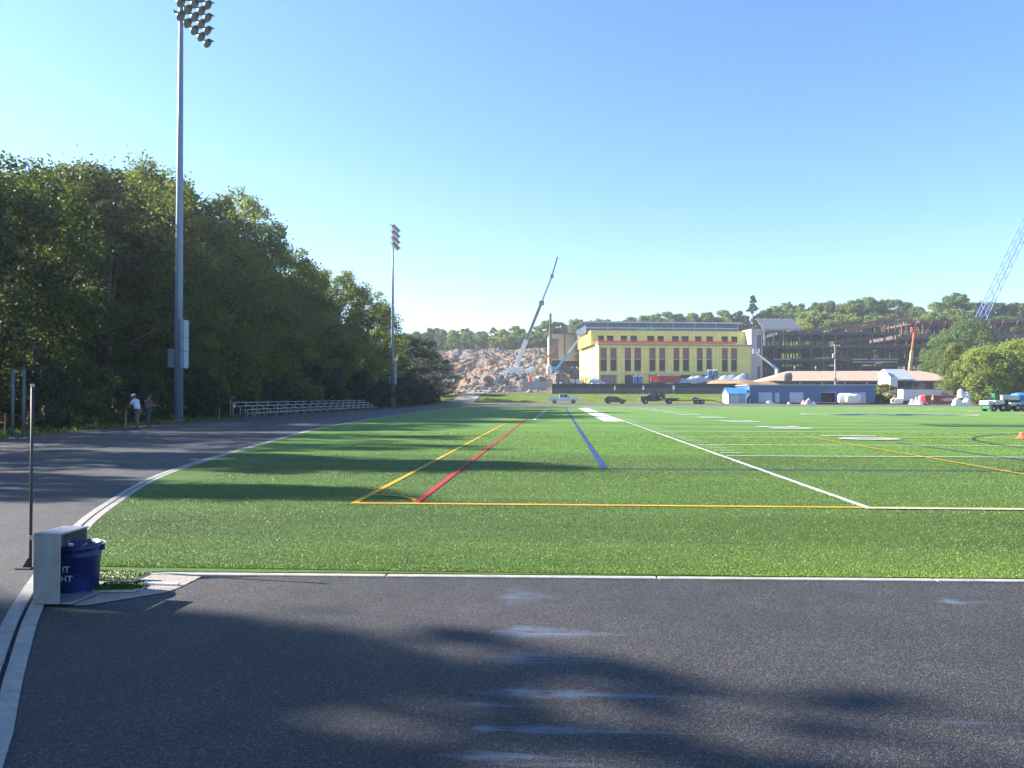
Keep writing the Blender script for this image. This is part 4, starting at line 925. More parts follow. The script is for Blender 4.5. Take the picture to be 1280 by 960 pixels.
# ---- pale concrete tower joined on the right
t = thing('concrete_tower', 'pale grey concrete stair tower between the yellow walls and the steel frame', 'tower', (BO.x+bu.x*(BL+.35),BO.y+bu.y*(BL+.35)-.0,ZB), BA)
TW = fac(953,440)[0]-BL-.35; TH = fac(945,411)[1]-ZB
tr_ = [(TW*.52,TW*.94,fac(945,444)[1]-ZB,fac(945,419)[1]-ZB),(TW*.5,TW*.8,1.0,fac(945,458)[1]-ZB)]
wall_open(TW,TH,tr_,.5).build('wall', m_concw, t, fix=False); MB().box(TW-.3,TW,.002,14,0,TH).box(0,.3,.002,14,0,TH).box(.31,TW-.31,13.7,14,0,TH).box(.31,TW-.31,.01,13.6,TH-.4,TH-.1).build('shell', m_concw, t)
for a,b,c,d in tr_: MB().box(a,b,.45,.5,c,d).build('window', m_blglass, t)
# ---- tan block on the left
Yt = 267; x0 = X_(687,Yt); x1 = X_(727,Yt); zt = Z_(417.5,Yt); z0 = H(x0,Yt)-.3
t = thing('tan_block', 'tan windowless block with a dark vertical strip left of the yellow building', 'building', (x0,Yt,z0), R(3)); Wt = x1-x0; Ht = zt-z0
rr = [(Wt*.05,Wt*.28,2.6,Ht*.86),(Wt*.8,Wt*.985,2.4,Ht*.36),(Wt*.8,Wt*.985,Ht*.42,Ht*.62),(Wt*.79,Wt*.97,Ht*.70,Ht*.95)]
wall_open(Wt,Ht,rr,.4,z0=2.2).build('wall', m_tan, t, fix=False); MB().box(0,.3,.002,18,0,Ht).box(Wt-.3,Wt,.002,18,0,Ht).box(.31,Wt-.31,.01,18,Ht-.4,Ht-.1).build('shell', m_tan, t)
for i,(a,b,c,d) in enumerate(rr): MB().box(a,b,.35,.4,c,d).build('opening', M('smoke_glass',(.10,.11,.12),.3) if i == 0 else M('unclad_board',(.28,.24,.19),.8), t)
MB().box(-.35,-.02,-.1,.3,0,Ht+.2).build('corner_post', M('pale_steel',(.65,.63,.6),.6), t); MB().box(.3,Wt-.3,3,3.3,0,2.2).build('recess', m_dark, t)
MB().box(Wt*.46,Wt*.49,-.25,-.1,0,Ht+.4).build('downpipe', m_post, t); MB().box(Wt*.75,Wt+.4,-.8,-.02,Ht*.37,Ht*.42).build('floor_edge', M('yellow_ledge',(.56,.50,.20)), t)
MB().box(Wt*.35,Wt+1,-.4,-.02,2.0,2.3).build('floor_edge', M('yellow_ledge',(.56,.50,.20)), t); MB().box(Wt*.55,Wt+.3,-.6,-.003,Ht-.15,Ht+.25).build('roof_edge', M('dark_trim',(.12,.10,.10),.7), t)
p = at(688,440,252); o = MB().tube([(0,0,0),(0,0,Z_(391,252)-H(p.x,252))], .42, 10).build('mast', M('dark_steel',(.045,.04,.04)), None, loc=(p.x,252,H(p.x,252)-.2)); tag(o, 'tall bare dark mast rising behind the tan block', 'mast')

# ---- steel frames
m_st = M('grey_steel', (.055,.055,.062), .65, .3, var=.25, scale=.6); m_deck = M('deck_edge', (.13,.13,.145), .7, .2, var=.2, scale=.5); m_rst = M('red_oxide_steel', (.19,.085,.065), .75, var=.25, scale=.7); m_galvd = M('galvanised_deck', (.36,.36,.38), .55, .4, var=.15)
Yf = 262
def frame(name, label, px0, px1, Y, depth, decks, base, nbays, steel, top_over=0, rows=4):
    x0, x1 = X_(px0,Y), X_(px1,Y); zb = H((x0+x1)/2,Y)-.5; t = thing(name, label, 'unfinished building', (x0,Y,zb)); W = x1-x0
    for i,(py,a,b,th) in enumerate(decks):
        z = Z_(py,Y)-zb; xa, xb = X_(a,Y)-x0, X_(b,Y)-x0
        dk = MB().box(xa,xb,0,depth,z-.18,z).build('floor_deck', m_deck, t); be = MB()
        be.box(xa,xb,-.12,-.002,z-th,z-.02)
        for k in range(1,rows): y = depth*k/(rows-1); be.box(xa,xb,y-.2,y+.2,z-th,z-.19)
        nn_ = max(2,int((xb-xa)/3.0))
        for k in range(nn_+1): u = xa+.2+(xb-xa-.4)*k/nn_; be.box(u-.14,u+.14,.01,depth,z-th*.8,z-.19)
        be.build('beam', steel, dk)
    zt = max(Z_(d[0],Y) for d in decks)-zb
    for k in range(nbays+1):
        u = W*k/nbays
        for r_ in range(rows):
            y = depth*r_/(rows-1); zz = zt - .19
            MB().box(u-.2,u+.2,y-.2+.01,y+.2+.01,0,zz).build('column', steel, t)
    return t, zb, x0
t, zb, fx0 = frame('unfinished_building', 'dark grey multi-storey steel frame of open decks behind the low roof', 953, 1122, Yf, 30, [(417,972,1122,1.0),(433,953,1122,1.0),(449,953,1126,.9),(464,953,1170,.8)], 0, 11, m_st)
for (a,b,pa,pb_,y) in ((1000,1040,416,411,12),(1040,1136,413,398,16),(1058,1136,415,402.5,8),(1045,1092,428,424,3),(965,1003,420,415,10)):
    f = MB().bar((X_(a,Yf+y)-fx0,y,Z_(pa,Yf+y)-zb),(X_(b,Yf+y)-fx0,y,Z_(pb_,Yf+y)-zb),.7,.9); f.build('sloping_beam', m_rst, t)
for k,px in enumerate((1062,1078,1104,1112,1128)): MB().box(X_(px,Yf+16)-fx0-.2,X_(px,Yf+16)-fx0+.2,15.8,16.2,Z_(417,Yf)-zb,Z_(412-(px-1040)*.155,Yf+16)-zb).build('stub_column', m_rst, t)
for (a,b,py) in ((1018,1042,448.6),(968,990,450),(1066,1085,450.3),(1088,1103,450.3),(1105,1122,450.3),(1066,1122,453.6)):
    MB().box(X_(a,Yf)-fx0,X_(b,Yf)-fx0,-.35,-.14,Z_(py+.6,Yf)-zb,Z_(py-.6,Yf)-zb).build('edge_panel', m_galvd, t)
inn = MB()      # rear screen of stacked cladding and a core wall seen through the decks
inn.box(X_(956,Yf)-fx0,X_(1000,Yf)-fx0,22,22.4,0,Z_(434,Yf)-zb).box(X_(1030,Yf)-fx0,X_(1060,Yf)-fx0,24,24.4,0,Z_(434,Yf)-zb).box(X_(1085,Yf)-fx0,X_(1112,Yf)-fx0,24,24.4,0,Z_(450,Yf)-zb).box(0,X_(1165,Yf)-fx0,25,25.4,0,Z_(455,Yf)-zb); inn.build('core_wall', m_dark, t)
# tilted canopy on posts above the frame's left end
Yc = 268; t = thing('roof_canopy', 'tilted grey panelled roof canopy on posts above the steel frame', 'canopy', (X_(953,Yc),Yc,Z_(434,Yc)))
zz = t.location.z; dx = lambda px,Y=Yc: X_(px,Y)-t.location.x
cz0, cz1 = Z_(414,Yc)-zz, Z_(401,Yc+14)-zz
cp = MB(); 
for k in range(7):
    a = dx(955)+ (dx(1003)-dx(955))*k/7; b = dx(955)+(dx(1003)-dx(955))*(k+.93)/7
    cp.add([(a,0,cz0),(b,0,cz0),(b+1.0,14,cz1),(a+1.0,14,cz1),(a,0,cz0+.4),(b,0,cz0+.4),(b+1.0,14,cz1+.4),(a+1.0,14,cz1+.4)], [(0,3,2,1),(4,5,6,7),(0,1,5,4),(1,2,6,5),(2,3,7,6),(3,0,4,7)])
cp.build('roof_panel', M('canopy_panel',(.09,.10,.115),.55,.2), t)
MB().bar((dx(954),-.3,cz0),(dx(1003),-.3,cz0),.3).bar((dx(954)+1,14.1,cz1),(dx(1005)+1,14.1,cz1),.35).build('edge_beam', m_galvd, t)
for px in (957,981,1001): MB().box(dx(px)-.2,dx(px)+.2,1,1.4,0,cz0+.3).build('post', m_galv, t)
# right-hand frame, higher on the slope
Yr = 272; t, zb, gx0 = frame('unfinished_building', 'dark steel frame with red oxide roof trusses, right of the orange boom lift', 1134, 1300, Yr, 26, [(403.5,1150,1300,.9),(420.5,1126,1300,1.5),(433,1126,1300,1.0),(449,1134,1300,1.0)], 0, 8, M('brown_steel',(.105,.065,.058),.7,.1,var=.25,scale=.6))
for (a,b,pa,pb_,y) in ((1130,1200,405,407,3),(1240,1300,408,399,4),(1245,1300,412,407,10),(1120,1160,425,421.5,-1)):
    MB().bar((X_(a,Yr+y)-gx0,y,Z_(pa,Yr+y)-zb),(X_(b,Yr+y)-gx0,y,Z_(pb_,Yr+y)-zb),.8,1.2).build('roof_truss', m_rst, t)
for k in range(9): u = X_(1140+k*18,Yr)-gx0; MB().bar((u,-.4,Z_(419,Yr)-zb),(u+2,-.4,Z_(404.5,Yr)-zb),.3).build('brace', m_rst, t)

# ---- low building with the long tan roof
Yl = 186; x0, x1 = X_(958,Yl), X_(1215,Yl); zl = 2.0; t = thing('low_building', 'long low building with a tan pitched roof behind the blue shed', 'building', (x0,Yl,zl)); W = x1-x0
ze, zr = Z_(476.5,Yl)-zl, Z_(464.5,Yl+9)-zl
m_tanr = M('tan_shingles', (.36,.255,.19), .9, var=.12, scale=1.2, mapping=(1,1,6))
MB().add([(0,0,ze),(W,0,ze),(W-8,9,zr),(8,9,zr),(0,18,ze),(W,18,ze)], [(0,1,2,3),(3,2,5,4),(0,3,4),(1,5,2),(0,4,5,1)]).build('roof', m_tanr, t)
MB().box(.6,W-.5,1.6,1.9,0,ze+.2).box(.6,.9,1.91,16,0,ze).box(W-.8,W-.5,1.91,16,0,ze).build('wall', M('brown_wall',(.13,.115,.105),.85), t)
MB().box(-.1,W+.1,-.12,-.003,ze-.32,ze+.06).build('fascia', M('dark_trim',(.12,.10,.10)), t)
for k in range(9): u = W*(.06+.11*k); MB().box(u-.18,u+.18,.5,.86,0,ze-.05).build('porch_column', M('pale_column',(.45,.42,.38),.8), t)
for k in range(14): u = W*(.09+.062*k); MB().box(u-.9,u+.9,1.55,1.597,ze*.3,ze*.85).build('window', m_glass, t)

# ---- blue shed
Ys = 150; x0, x1 = X_(936,Ys), X_(1094,Ys); zs = H(x0,Ys)-.02; Wd = x1-x0; Hs = Z_(482,Ys)-zs
m_blue = M('blue_siding', (.045,.105,.26), .6, var=.06, scale=1, mapping=(9,1,.2)); m_door = M('pale_door', (.40,.46,.58), .6, var=.04, scale=2, mapping=(.3,1,9))
t = thing('storage_shed', 'long flat-roofed blue shed with pale roller doors at the far edge of the field', 'shed', (x0,Ys,zs))
U = lambda px: X_(px,Ys)-x0
V_ = lambda py: Z_(py,Ys)-zs
drs = [(U(948),U(965.5),.03,V_(490.5)),(U(968.8),U(974.5),.03,V_(491)),(U(987),U(1004.5),.03,V_(490.5)),(U(1026),U(1043.5),.03,V_(491)),(U(1065),U(1082.5),.03,V_(490.5))]
wall_open(Wd,Hs,drs,.15).build('front_wall', m_blue, t, fix=False); MB().box(0,.15,.002,10,0,Hs).box(Wd-.15,Wd,.002,10,0,Hs).box(.16,Wd-.16,9.8,10,0,Hs).build('side_wall', m_blue, t)
MB().box(-.25,Wd+.25,-.3,10.3,Hs+.002,Hs+.16).build('roof', m_roofm, t); MB().box(-.02,.26,-.10,-.003,0,Hs).build('corner_trim', M('pale_blue_trim',(.45,.62,.75),.6), t)
for i,(a,b,c,d) in enumerate(drs):
    if i == 3:
        dd = MB().box(a,b,.9,1.0,c,d).build('open_doorway', m_dark, t); MB().box(a-.15,b+.15,-.06,-.003,d,d+.14).build('door_head', M('grey_head',(.3,.32,.33),.6), t)
    else:
        dd = MB().box(a,b,.08,.14,c,d).build('roller_door' if i != 1 else 'door', m_door, t)
        if i == 1: MB().box(b-.3,b-.2,.03,.079,1.0,1.15).build('handle', m_post, dd)
# ---- small garden shed, gable end to the left
Yk = 147; x0 = X_(909,Yk); x1 = X_(934,Yk); zk = H(x0,Yk)-.02; Wk = x1-x0-.2; he = Z_(492,Yk)-zk; hr = Z_(486,Yk+1.6)-zk
t = thing('garden_shed', 'small white shed with a bright blue roof beside the long blue shed', 'shed', (x0+.2,Yk,zk), R(6))
m_gs = M('shade_tinted_boards', (.27,.36,.43), .7, var=.08, scale=2, mapping=(9,1,.3)); m_broof = M('bright_blue_roof', (.06,.22,.60), .5, var=.08)  # front boards of the white shed coloured grey-blue to imitate their shade
MB().prism([(0,0),(3.2,0),(3.2,he),(1.6,hr),(0,he)], 0, .08, mat=Matrix(((0,1,0,0),(1,0,0,0),(0,0,1,0),(0,0,0,1)))).build('gable_wall', m_white, t); MB().prism([(0,0),(3.2,0),(3.2,he),(1.6,hr),(0,he)], Wk-.08, Wk, mat=Matrix(((0,1,0,0),(1,0,0,0),(0,0,1,0),(0,0,0,1)))).build('gable_wall', m_white, t)
MB().box(.09,Wk-.09,.0,.08,0,he).build('front_wall', m_gs, t)
MB().prism([(-.25,he-.12),(1.6,hr+.06),(3.45,he-.12),(3.45,he),(1.6,hr+.2),(-.25,he)], -.2, Wk+.2, mat=Matrix(((0,1,0,0),(1,0,0,0),(0,0,1,0),(0,0,0,1)))).build('roof', m_broof, t)
d_ = MB().box(Wk*.15,Wk*.52,-.03,-.003,.05,he*.88).build('door', M('pale_blue_door',(.34,.45,.52),.7), t); zz = MB(); a,b = Wk*.15,Wk*.52
zz.box(a,a+.1,-.06,-.032,.05,he*.88).box(b-.1,b,-.06,-.032,.05,he*.88).bar((a+.1,-.045,he*.85),(b-.1,-.045,.1),.09,.03); zz.build('brace', m_white, d_)
MB().box(Wk-.22,Wk+.02,-.04,-.003,0,he).box(0,.14,-.04,-.003,0,he).build('corner_trim', m_white, t)
t = thing('columnar_cypress','narrow dark evergreen between the small shed and the blue shed','shrub',(X_(934.5,148.3),148.3,H(X_(934,148.3),148.3)-.05)); V0,F0,T0,_ = leaf_cloud(77,.1,2.9,.5,30,60,.28,'tall'); o = bpy.data.objects.new('crown', npmesh('crown',V0,F0,m_leaf_dk,T0)); col.objects.link(o); o.parent = t
o.color=(.6,.7,.7,1); MB().tube([(0,0,0),(0,0,2.2)],[.06,.02],6).build('trunk', m_bark, t)
# ---- white press box with a lean-to roof
Yp = 172; x0 = X_(1111,Yp); x1 = X_(1143,Yp); zp = H(x0,Yp)-.1; t = thing('press_box', 'white stand-like booth with a steep grey lean-to roof in front of the tan roof', 'booth', (x0,Yp,zp), R(4))
m_boothw = M('booth_white', (.66,.70,.76), .6, var=.05); Wp = x1-x0; hb = Z_(462,Yp)-zp; hf = Z_(476,Yp)-zp; xm = X_(1121,Yp)-x0
MB().prism([(-.9,0),(4.6,0),(4.6,hb-.8),(2.2,hb),(-.9,hf+.6)], -.12, .12, mat=Matrix(((0,1,0,0),(1,0,0,0),(0,0,1,0),(0,0,0,1)))).build('side_wall', m_boothw, t)
MB().box(.13,xm,-.5,-.4,0,hf+.8).build('front_wall', m_boothw, t); MB().box(xm+.002,Wp,.2,.3,0,hf).build('lower_wall', M('booth_dark',(.06,.075,.085),.6), t)
MB().prism([(-.4,hf),(-.4,hf+.25),(4.2,hb+.1),(4.2,hb-.15)], xm-.8, Wp+.3, mat=Matrix(((0,1,0,0),(1,0,0,0),(0,0,1,0),(0,0,0,1)))).build('roof', m_roofm, t)
MB().box(Wp-.2,Wp,.31,4,0,hf).build('end_wall', M('booth_dark',(.06,.075,.085)), t)
for k in range(3): MB().box(xm+.5+k*1.9,xm+2.0+k*1.9,.14,.197,hf*.62,hf*.9).build('window', m_glass, t)
# ---- ragged shrubs between
bush[1].put('shrub','pale scrubby bush between the blue shed and the white booth','shrub',X_(1106,158),158,H(X_(1106,158),158)-.1,1.0,1,None,(2.2,1.7,1.3),1.5); bush[0].put('shrub','low green bush at the right corner of the blue shed','shrub',X_(1100,153),153,H(X_(1100,153),153)-.1,.42,2,None,(1,1.1,.9),1.3)
# ================================================================== SITE: fences, rubble, machines
# black screened fence on top of the bank
def fence_line(name, label, pts, h, mat_fab, post_every=3.0, fabric=True, topgap=0):
    t = thing(name, label, 'fence', (pts[0][0],pts[0][1],0)); o = Vector((pts[0][0],pts[0][1],0)); fb = MB(); lo = MB(); n = 0
    for (a,b) in zip(pts[:-1], pts[1:]):
        a, b = Vector((*a,0)), Vector((*b,0)); L_ = (b-a).length; m_ = max(1, int(L_/post_every))
        for k in range(m_+1):
            q = a+(b-a)*k/m_; z = H(q.x,q.y)-.1
            if n < 95: MB().tube([(q.x-o.x,q.y-o.y,z-.3),(q.x-o.x,q.y-o.y,z+h+.12)], .05, 6).build('post', m_galv, t); n += 1
            if k < m_:
                q2 = a+(b-a)*(k+1)/m_; z2 = H(q2.x,q2.y)-.1
                if fabric: 
                    s_ = .05; lo.add([(q.x-o.x,q.y-o.y-.068,z+.05),(q2.x-o.x,q2.y-o.y-.068,z2+.05),(q2.x-o.x,q2.y-o.y-.068,z2+h*.55-.01),(q.x-o.x,q.y-o.y-.068,z+h*.55-.01)],[(0,1,2,3)]); zl_, zl2_ = z+h*.55-.08, z2+h*.55-.08; fb.add([(q.x-o.x,q.y-o.y-.07,zl_+.08),(q2.x-o.x,q2.y-o.y-.07,zl2_+.08),(q2.x-o.x,q2.y-o.y-.07,z2+h),(q.x-o.x,q.y-o.y-.07,z+h),(q.x-o.x,q.y-o.y-.055,zl_+.08),(q2.x-o.x,q2.y-o.y-.055,zl2_+.08),(q2.x-o.x,q2.y-o.y-.055,z2+h),(q.x-o.x,q.y-o.y-.055,z+h)], [(0,1,2,3),(7,6,5,4),(0,4,5,1),(3,2,6,7)])
                else:
                    for w_ in range(8):
                        f0 = w_/7; fb.bar((q.x-o.x,q.y-o.y,z+.1+(h-.1)*f0),(q2.x-o.x,q2.y-o.y,z2+.1+(h-.1)*f0),.022 if 0 < w_ < 7 else .05)
                    for w_ in range(12):
                        f0 = w_/12; x_ = q.lerp(q2,f0)-o; fb.bar((x_.x,x_.y,z+.1),(x_.x,x_.y,z+h),.018)
    fb.build('screen' if fabric else 'wire_mesh', mat_fab, t)
    if fabric: lo.build('lower_screen', M('worn_screen',(.105,.105,.11),.9,var=.3,scale=.6,mapping=(3,1,.3)), t, fix=False)
    return t
fence_line('screened_fence','long fence with black privacy screen along the top of the grass bank',[(X_(690,165.5),165.5),(X_(921,165.5),165.5)],2.35,M('privacy_screen',(.04,.04,.046),.85,var=.35,scale=.5,mapping=(1,1,3)))
fence_line('wire_fence','see-through wire fence on the bank left of the black screen',[(X_(592,164.5),164.5),(X_(688.5,165.3),165.3)],1.8,m_galv,3.0,False)
# chain gate at the gravel road
p0 = at(594,490,163); t = thing('gate_post','pale gate post beside the gravel road','post',(p0.x,163,H(p0.x,163)-.05)); MB().tube([(0,0,0),(0,0,2.0)],.08,8).build('pole',m_galv,t); MB().lathe([(0,0),(.1,0),(.06,.08),(0,.1)],(0,0,2.0),8).build('cap',m_galv,t)
# rubble: loose rock everywhere on the slope
def rock_verts(r, s):
    V = r.normal(size=(14,3)); V /= np.linalg.norm(V,axis=1,keepdims=True); V *= (s*(.7+.6*r.random((14,1))))*np.array([1.2,1,.75]); return V
_ico = bmesh.new(); bmesh.ops.create_icosphere(_ico, subdivisions=1, radius=1); _ico.verts.ensure_lookup_table()
IV = np.array([v.co[:] for v in _ico.verts]); IF = np.array([[v.index for v in f.verts] for f in _ico.faces])
def rock_mat():
    m, nt, b = newmat('broken_rock'); L = nt.links; a = nd(nt,'ShaderNodeAttribute',attribute_name='tint'); n = noise(nt,1.6,5,.7)
    r = ramp(nt, n.outputs['Fac'], [(.3,(.6,.6,.6)),(.7,(1.35,1.35,1.35))]); x = nd(nt,'ShaderNodeMix',data_type='RGBA',blend_type='MULTIPLY'); x.inputs[0].default_value = 1
    L.new(a.outputs['Color'],x.inputs[6]); L.new(r.outputs['Color'],x.inputs[7]); L.new(x.outputs[2],b.inputs['Base Color']); b.inputs['Roughness'].default_value = .95; b.inputs['Specular IOR Level'].default_value = .1; return m
m_rock = rock_mat(); ROCKC = np.array([(.215,.18,.145),(.235,.155,.11),(.165,.13,.105),(.27,.23,.185),(.125,.10,.085),(.21,.13,.088)])
def rubble():
    r = np.random.default_rng(31); n = 9000; Vs, Fs, Ts = [], [], []
    x = -58 + r.random(n)*74; y = 172 + r.random(n)*162; keep = (r.random(n) < .35+.65*vnoise(x,y,11,71)) ; x, y = x[keep], y[keep]; z = Hd(x,y)-.05
    for k in range(len(x)):
        s = .13 + .6*r.random()**8; V = IV*(1+.8*(r.random((len(IV),1))-.5))*s*np.array([1+.5*r.random(),1+.3*r.random(),.55+.4*r.random()]); a = r.random()*6.28; c, s_ = math.cos(a), math.sin(a)
        W = V.copy(); W[:,0], W[:,1] = V[:,0]*c-V[:,1]*s_, V[:,0]*s_+V[:,1]*c; W += (x[k],y[k],z[k]+s*.2); Vs.append(W); Fs.append(IF+len(IV)*k)
        cc = ROCKC[int(r.random()*6)]*(.7+.6*r.random()); Ts.append(np.tile(np.array([*cc,1]),(len(IV),1)))
    o = bpy.data.objects.new('rubble', npmesh('rubble', np.concatenate(Vs), np.concatenate(Fs), m_rock, np.concatenate(Ts))); col.objects.link(o)
    tag(o,'loose broken rock and rubble strewn over the dug slope','rubble',None,'stuff')
rubble()
def boulder(px, py, Y, s, lab, cidx, flat=.7):
    r = np.random.default_rng(int(px*7+py)); p = at(px,py,Y); z = float(Hd(p.x,Y)); sub = bmesh.new(); bmesh.ops.create_icosphere(sub, subdivisions=2, radius=1)
    for v in sub.verts:
        v.co *= 1+.28*(r.random()-.5); v.co.x *= s*.95; v.co.y *= s*.7; v.co.z *= s*flat*.7
    me = bpy.data.meshes.new('boulder'); sub.to_mesh(me); sub.free(); a = me.color_attributes.new('tint','FLOAT_COLOR','POINT'); a.data.foreach_set('color', np.tile(np.array([*ROCKC[cidx],1]),(len(me.vertices),1)).astype(np.float32).ravel()); me.materials.append(m_rock)
    o = bpy.data.objects.new('boulder', me); col.objects.link(o); o.location = (p.x,Y,z+s*flat*.3); tag(o, lab, 'boulder', 'boulders on the rubble slope')
for a in ((585,441,325,1.7,'pale boulder on the top edge of the rubble slope, nearest the wood',3),(598,437,328,1.6,'flat pale boulder on the top edge of the slope, left of the middle',3,.5),(620,436,330,2.2,'low pale rock ridge on the crest of the slope below the yellow-green trees',0,.4),
          (566,455,300,2.6,'dark rock hollow-edged boulder on the left shoulder of the slope',4,.8),(632,456,285,1.8,'dark boulder in the middle of the rubble slope',4),(640,448,300,1.7,'brown boulder under the crane boom high on the slope',2),(616,462,270,1.9,'tan boulder in the middle of the slope left of the crane',1),
          (594,477,215,1.5,'upright pale grey boulder low on the slope above the gravel road',3,1.1),(608,477,214,1.4,'second pale grey boulder low on the slope, right of the upright one',0,1.0),(585,483,205,2.4,'wide grey boulder low on the slope beside the wood',0,.5)): boulder(*a)
# block wall and concrete barriers
m_blk = M('grey_block', (.30,.31,.33), .9, var=.2, scale=1.5)
def block_wall(px0, px1, Y, rows, lab, bw=1.5, bh=.75):
    x0, x1 = X_(px0,Y), X_(px1,Y); z = H((x0+x1)/2,Y)-.2; t = thing('block_wall', lab, 'wall', (x0,Y,z), 0); r = random.Random(int(px0)); n = max(1,int((x1-x0)/bw))
    for j in range(rows):
        m_ = MB()
        for k in range(n):
            if j == rows-1 and r.random() < .25: continue
            m_.box(k*bw+.03+(.4 if j%2 else 0),(k+1)*bw-.03+(.4 if j%2 else 0),r.uniform(-.06,.06),1.0,j*bh+.01,(j+1)*bh-.01)
        m_.build('course', m_blk, t, .03)
block_wall(651,691,188,4,'grey concrete block wall below the orange boom lift'); block_wall(617,627,186,4,'short upright stack of grey blocks left of the block wall',1.1,.9); block_wall(630,652,184,2,'low row of grey blocks between the two taller block stacks')
def jersey(px0,px1,Y,lab):
    x0,x1 = X_(px0,Y),X_(px1,Y); z = float(Hd((x0+x1)/2,Y))-.1; o = MB().prism([(-.3,0),(.3,0),(.25,.15),(.1,.45),(.08,.85),(-.08,.85),(-.1,.45),(-.25,.15)],0,x1-x0,mat=Matrix(((0,1,0,0),(1,0,0,0),(0,0,1,0),(0,0,0,1)))).build('concrete_barrier',m_concw,None,.02,loc=(x0,Y,z)); tag(o,lab,'barrier')
jersey(598,606,196,'concrete barrier at the foot of the rubble by the gravel road'); jersey(608,617,196,'concrete barrier between the first barrier and the block stacks'); jersey(661,671,235,'pale concrete barrier half way up behind the crane base')

# ---- boom machines
def wheel(parent, x, y, z, r, w=.25, rim=None):
    t = MB().lathe([(r*.55,-w/2),(r*.9,-w/2),(r,-w*.35),(r,w*.35),(r*.9,w/2),(r*.55,w/2)], n=18, axis='Y').build('wheel', m_rub, parent, smooth=False, loc=(x,y,z))
    MB().lathe([(0,-w*.42),(r*.3,-w*.42),(r*.56,-w*.3),(r*.56,w*.3),(r*.3,w*.42),(0,w*.42)], n=14, axis='Y').build('rim', rim or m_galv, t); return t
def boom_lift(name, lab, base, tip, c_base, c_boom1, c_boom2, Y, split=.55, jib=True, knee=None, cat='boom lift'):
    pb_, pt = at(*base, Y), at(*tip, Y); zb = float(Hd(pb_.x,Y))-.05; t = thing(name, lab, cat, (pb_.x,Y,zb), 0)
    b = Vector((0,0,max(1.9,pb_.z-zb))); e = Vector((pt.x-pb_.x,0,pt.z-zb))
    MB().box(-1.7,1.7,-1.1,1.1,.55,1.05).build('chassis', c_base, t, .08)
    for x in (-1.25,1.25):
        for y in (-1.05,1.05): wheel(t,x,y,.5,.5,.4,c_base)
    s = -1 if e.x > 0 else 1
    MB().prism([(-1.4*-s,1.1),(1.3*s,1.1),(1.7*s,1.35),(1.6*s,2.2),(.2*s,2.2),(-.7*s,1.8)],-.95,.95).build('turret', c_base, t, .06)
    if b.z > 2.3: MB().tube([(0,0,1.2),(0,0,b.z)], .5, 10).build('riser', c_base, t)
    k = b+(e-b)*split
    if knee: pk_ = at(*knee,Y); k = Vector((pk_.x-pb_.x,0,pk_.z-zb))
    MB().bar(b,k,.55,.75).build('boom', c_boom1, t, .03); MB().bar(k-(e-k)*.02,e,.38,.5).build('boom_extension', c_boom2, t, .03)
    f = MB(); f.box(e.x-.9,e.x+.9,-.5,.5,e.z-.1,e.z)
    for x in (-.9,.9):
        for y in (-.5,.5): f.bar((e.x+x,y,e.z),(e.x+x,y,e.z+1.1),.07)
    for zz in (.55,1.1): f.bar((e.x-.9,-.5,e.z+zz),(e.x+.9,-.5,e.z+zz),.07).bar((e.x-.9,.5,e.z+zz),(e.x+.9,.5,e.z+zz),.07).bar((e.x-.9,-.5,e.z+zz),(e.x-.9,.5,e.z+zz),.07).bar((e.x+.9,-.5,e.z+zz),(e.x+.9,.5,e.z+zz),.07)
    f.build('basket', c_boom2, t); return t
m_liftor = M('lift_orange', (.75,.17,.05), .45, var=.06); m_lifty = M('lift_tan', (.62,.50,.22), .5, var=.06); m_liftb = M('lift_blue', (.10,.38,.62), .45, var=.06); m_liftw = M('lift_white', (.68,.68,.68), .5, var=.06)
boom_lift('boom_lift','orange boom lift with a tan lower boom raised against the tan block',(662,470),(693,437),m_liftor,m_lifty,m_liftor,212,.6)
boom_lift('boom_lift','pale blue boom lift reaching up to the left corner of the yellow building',(697,474),(727,419),m_liftb,m_liftb,m_liftw,222,.45)
boom_lift('boom_lift','boom lift with white base and blue boom in front of the concrete tower',(971,461),(945,441),m_liftw,m_liftb,m_liftw,216,.25)
boom_lift('boom_lift','orange boom lift with a raised tan boom before the steel frame, behind the white booth',(1137,463),(1143,414),m_liftor,m_lifty,m_liftor,222,.5)
# mobile crane
Yc = 226; pb_ = at(643,471,Yc); zb = float(Hd(pb_.x,Yc)); t = thing('mobile_crane','mobile crane with a long raised telescopic boom above the rubble slope','crane',(pb_.x,Yc,zb),0)
Q = lambda px,py: (at(px,py,Yc).x-pb_.x, 0, at(px,py,Yc).z-zb)
MB().box(-2.6,6.5,-1.3,1.3,.7,1.7).build('carrier', m_liftw, t, .05)
for x in (-1.6,0,3.2,4.8):
    for y in (-1.2,1.2): wheel(t,x,y,.62,.62,.4)
MB().box(4.6,6.4,-1.25,1.25,1.71,2.9).build('cab', m_white, t, .1); MB().prism([(-2.2,1.75),(2.2,1.75),(2.0,3.0),(-1.0,3.2),(-2.4,2.6)],-1.2,1.2).build('turntable', m_liftw, t, .06)
MB().bar((.2,0,2.6),Q(658,425),1.0,1.2).build('boom', M('crane_cream',(.72,.70,.66),.5,var=.05), t, .05); MB().bar(Q(657.6,426),Q(677,378),.7,.9).build('boom_section', M('crane_grey',(.16,.17,.19),.5), t, .04); MB().bar(Q(676.5,379),Q(690,345),.5,.6).build('boom_section', M('crane_pale',(.40,.46,.55),.5), t, .03); MB().bar(Q(689.6,346),Q(697,321),.34,.42).build('boom_tip', M('crane_dark',(.12,.13,.16),.5), t)
